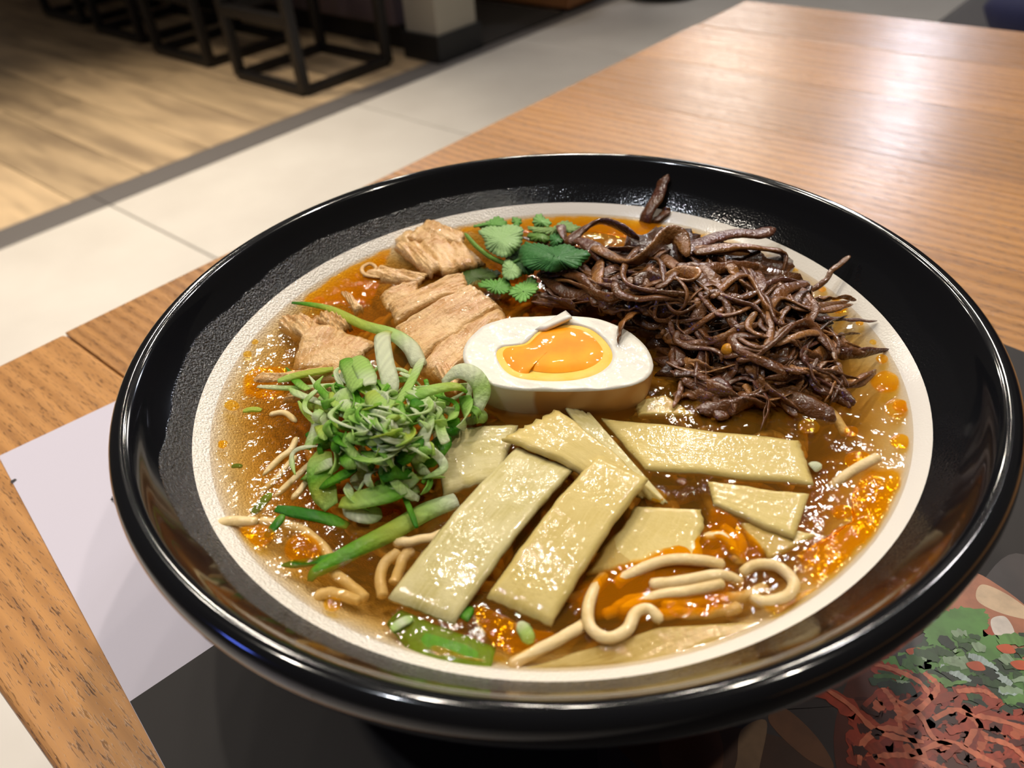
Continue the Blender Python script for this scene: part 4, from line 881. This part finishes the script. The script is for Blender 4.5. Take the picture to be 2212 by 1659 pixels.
# hand placed pieces of the heap
def hh(x, y): return max(.8, 15*math.exp(-(((x-835)/150)**2+((y-905)/120)**2)))
HP = [
 ([(700, 975, 6), (690, 1010, 5), (695, 1050, 3.5), (715, 1095, 1.5)], .0062, 'ypgyp', .3, 'ridged green scallion leaf at the front left of the heap'),
 ([(735, 1085, 3), (790, 1075, 5), (850, 1060, 6), (870, 1040, 6)], .0050, 'ypgp', .35, 'broad yellow green scallion piece at the front of the heap'),
 ([(690, 1050, 3), (720, 1035, 6), (770, 1010, 8)], .0030, 'dgd', .6, 'dark green scallion tip over the front pieces'),
 ([(748, 1085, 1), (770, 1105, 2), (800, 1112, 1.5), (810, 1095, 1)], .0046, 'wwp', 1.6, 'white scallion curl at the foot of the heap'),
 ([(836, 985, 9), (848, 1030, 8), (870, 1060, 6), (905, 1078, 3)], .0022, 'wpw', .6, 'thin white thread hanging off the front of the heap'),
 ([(870, 1065, 4), (885, 1100, 3), (900, 1140, 2)], .0012, 'ggd', .4, 'thin green thread hanging below the heap'),
 ([(715, 865, 9), (735, 852, 11), (760, 872, 11), (750, 890, 10)], .0060, 'wpw', .9, 'square translucent scallion piece on the heap'),
 ([(690, 880, 5), (690, 910, 6.5), (680, 935, 6.5), (660, 970, 5)], .0045, 'pwp', 1.0, 'translucent scallion strip on the left of the heap'),
 ([(745, 775, 10), (760, 800, 12), (770, 840, 14)], .0050, 'gpp', .8, 'green pointed scallion piece at the back of the heap'),
 ([(770, 770, 10), (785, 795, 13), (800, 830, 14)], .0048, 'ppw', .8, 'pale pointed scallion piece at the back of the heap'),
 ([(955, 825, 7), (985, 800, 10), (1020, 808, 11), (1040, 840, 9), (1032, 885, 6)], .0046, 'wwwpw', 1.2, 'translucent white scallion ring at the right of the heap'),
 ([(1000, 885, 5), (1020, 868, 6), (1036, 880, 5), (1020, 905, 3)], .0028, 'pgp', .8, 'small green scallion ring below the white ring'),
 ([(880, 860, 14), (930, 838, 13), (985, 830, 11), (1010, 845, 9)], .0046, 'gpyg', 1.4, 'green tube of scallion at the right of the heap'),
 ([(800, 845, 16), (820, 870, 17), (850, 875, 17)], .0050, 'ypp', 1.4, None), ([(760, 900, 14), (800, 890, 16), (850, 905, 16), (880, 940, 14)], .0055, 'pgpw', 1.2, None),
 ([(900, 985, 9), (915, 940, 12), (930, 900, 13)], .0034, 'pwp', 1.0, None), ([(860, 1000, 10), (880, 970, 12), (905, 945, 12)], .0050, 'dgd', 1.0, None), ([(950, 905, 8), (975, 925, 6), (985, 900, 6)], .0040, 'gdg', 1.4, None),
 ([(910, 1000, 6), (935, 975, 7), (960, 940, 6)], .0060, 'ggd', 1.2, None), ([(820, 1030, 8), (850, 1010, 9), (890, 1020, 7)], .0060, 'dgd', 1.0, None),
]
for pts, wd, cs, cu, lab in HP: scal(pts, wd, cs, lab, cu, .0006, rng.uniform(-.5, .5))
for k in range(150):
    while True:
        x, y = 835+rng.normal()*100, 925+rng.normal()*72
        if 640 < x < 1030 and 785 < y < 1085 and not (x > 920 and y > 930): break
    a = rng.normal(1.2, .9); L = rng.uniform(16, 52); b = rng.normal()*18; z0 = hh(x, y)+rng.uniform(-2.5, 2); tl = rng.normal()*2.5
    P = [(x+math.cos(a)*L*s_-math.sin(a)*b*(1-s_*s_), y+.7*(math.sin(a)*L*s_+math.cos(a)*b*(1-s_*s_)), max(.3, min(z0+tl*s_+1.2*(1-s_*s_), hh(x+math.cos(a)*L*s_, y+.7*math.sin(a)*L*s_)+3.5))) for s_ in (-1, -.3, .4, 1)]
    cs = random.choice(['pgp', 'wpp', 'ggp', 'pwp', 'pwp', 'wpw', 'dgp', 'ypg', 'gpw', 'wwp', 'gyp', 'pyp', 'dgd'])
    lb = ('white' if cs.count('w') > 1 else 'dark green' if 'd' in cs else 'pale green')+' scallion shred '+('at the back of the heap' if y < 870 else 'at the front of the heap' if y > 985 else 'on the left of the heap' if x < 760 else 'on the right of the heap' if x > 910 else 'on top of the heap')
    scal(P, rng.uniform(.0010, .0038), cs, lb, rng.uniform(.3, 2.4), .00035, rng.uniform(-2.4, 2.4), (rng.uniform(.1, .9), rng.uniform(.1, .9)), flip=rng.random() < .4)
for k in range(34):
    x, y = 835+rng.normal()*95, 910+rng.normal()*70
    if not (660 < x < 1020 and 800 < y < 1040) or (x > 930 and y > 930): continue
    a = rng.normal(1.3, .6); L = rng.uniform(40, 75); b = rng.normal()*26; c_ = rng.normal()*14
    P = [(x+math.cos(a)*L*s_-math.sin(a)*(b*(1-s_*s_)+c_*math.sin(3*s_)), y+.7*(math.sin(a)*L*s_+math.cos(a)*b*(1-s_*s_)), max(.4, hh(x+math.cos(a)*L*s_, y+.7*math.sin(a)*L*s_)+1.8+rng.uniform(-.5, 1.2))) for s_ in (-1, -.5, 0, .5, 1)]
    scal(P, rng.uniform(.0012, .0026), random.choice(['pwp', 'wpw', 'wwp', 'gpw', 'pgp']), 'long pale scallion thread draped over the heap', rng.uniform(.6, 2.2), .00035, rng.uniform(-1.2, 1.2), (.2, .2), flip=rng.random() < .4)
for k in range(9):
    x, y = 835+rng.normal()*70, 905+rng.normal()*50; r = rng.uniform(9, 17); z0 = hh(x, y)+1; tlt = rng.normal()*2
    P = [(x+r*math.cos(t), y+.7*r*math.sin(t), z0+tlt*math.cos(t)) for t in np.linspace(0, 5.9, 9)]
    scal(P, .0018, random.choice(['pwp', 'gpg', 'ypy']), 'sliced scallion ring on the green heap', .2, .0006, 0, (1, 1), nm='scallion_ring', grp='scallion rings on the heap')
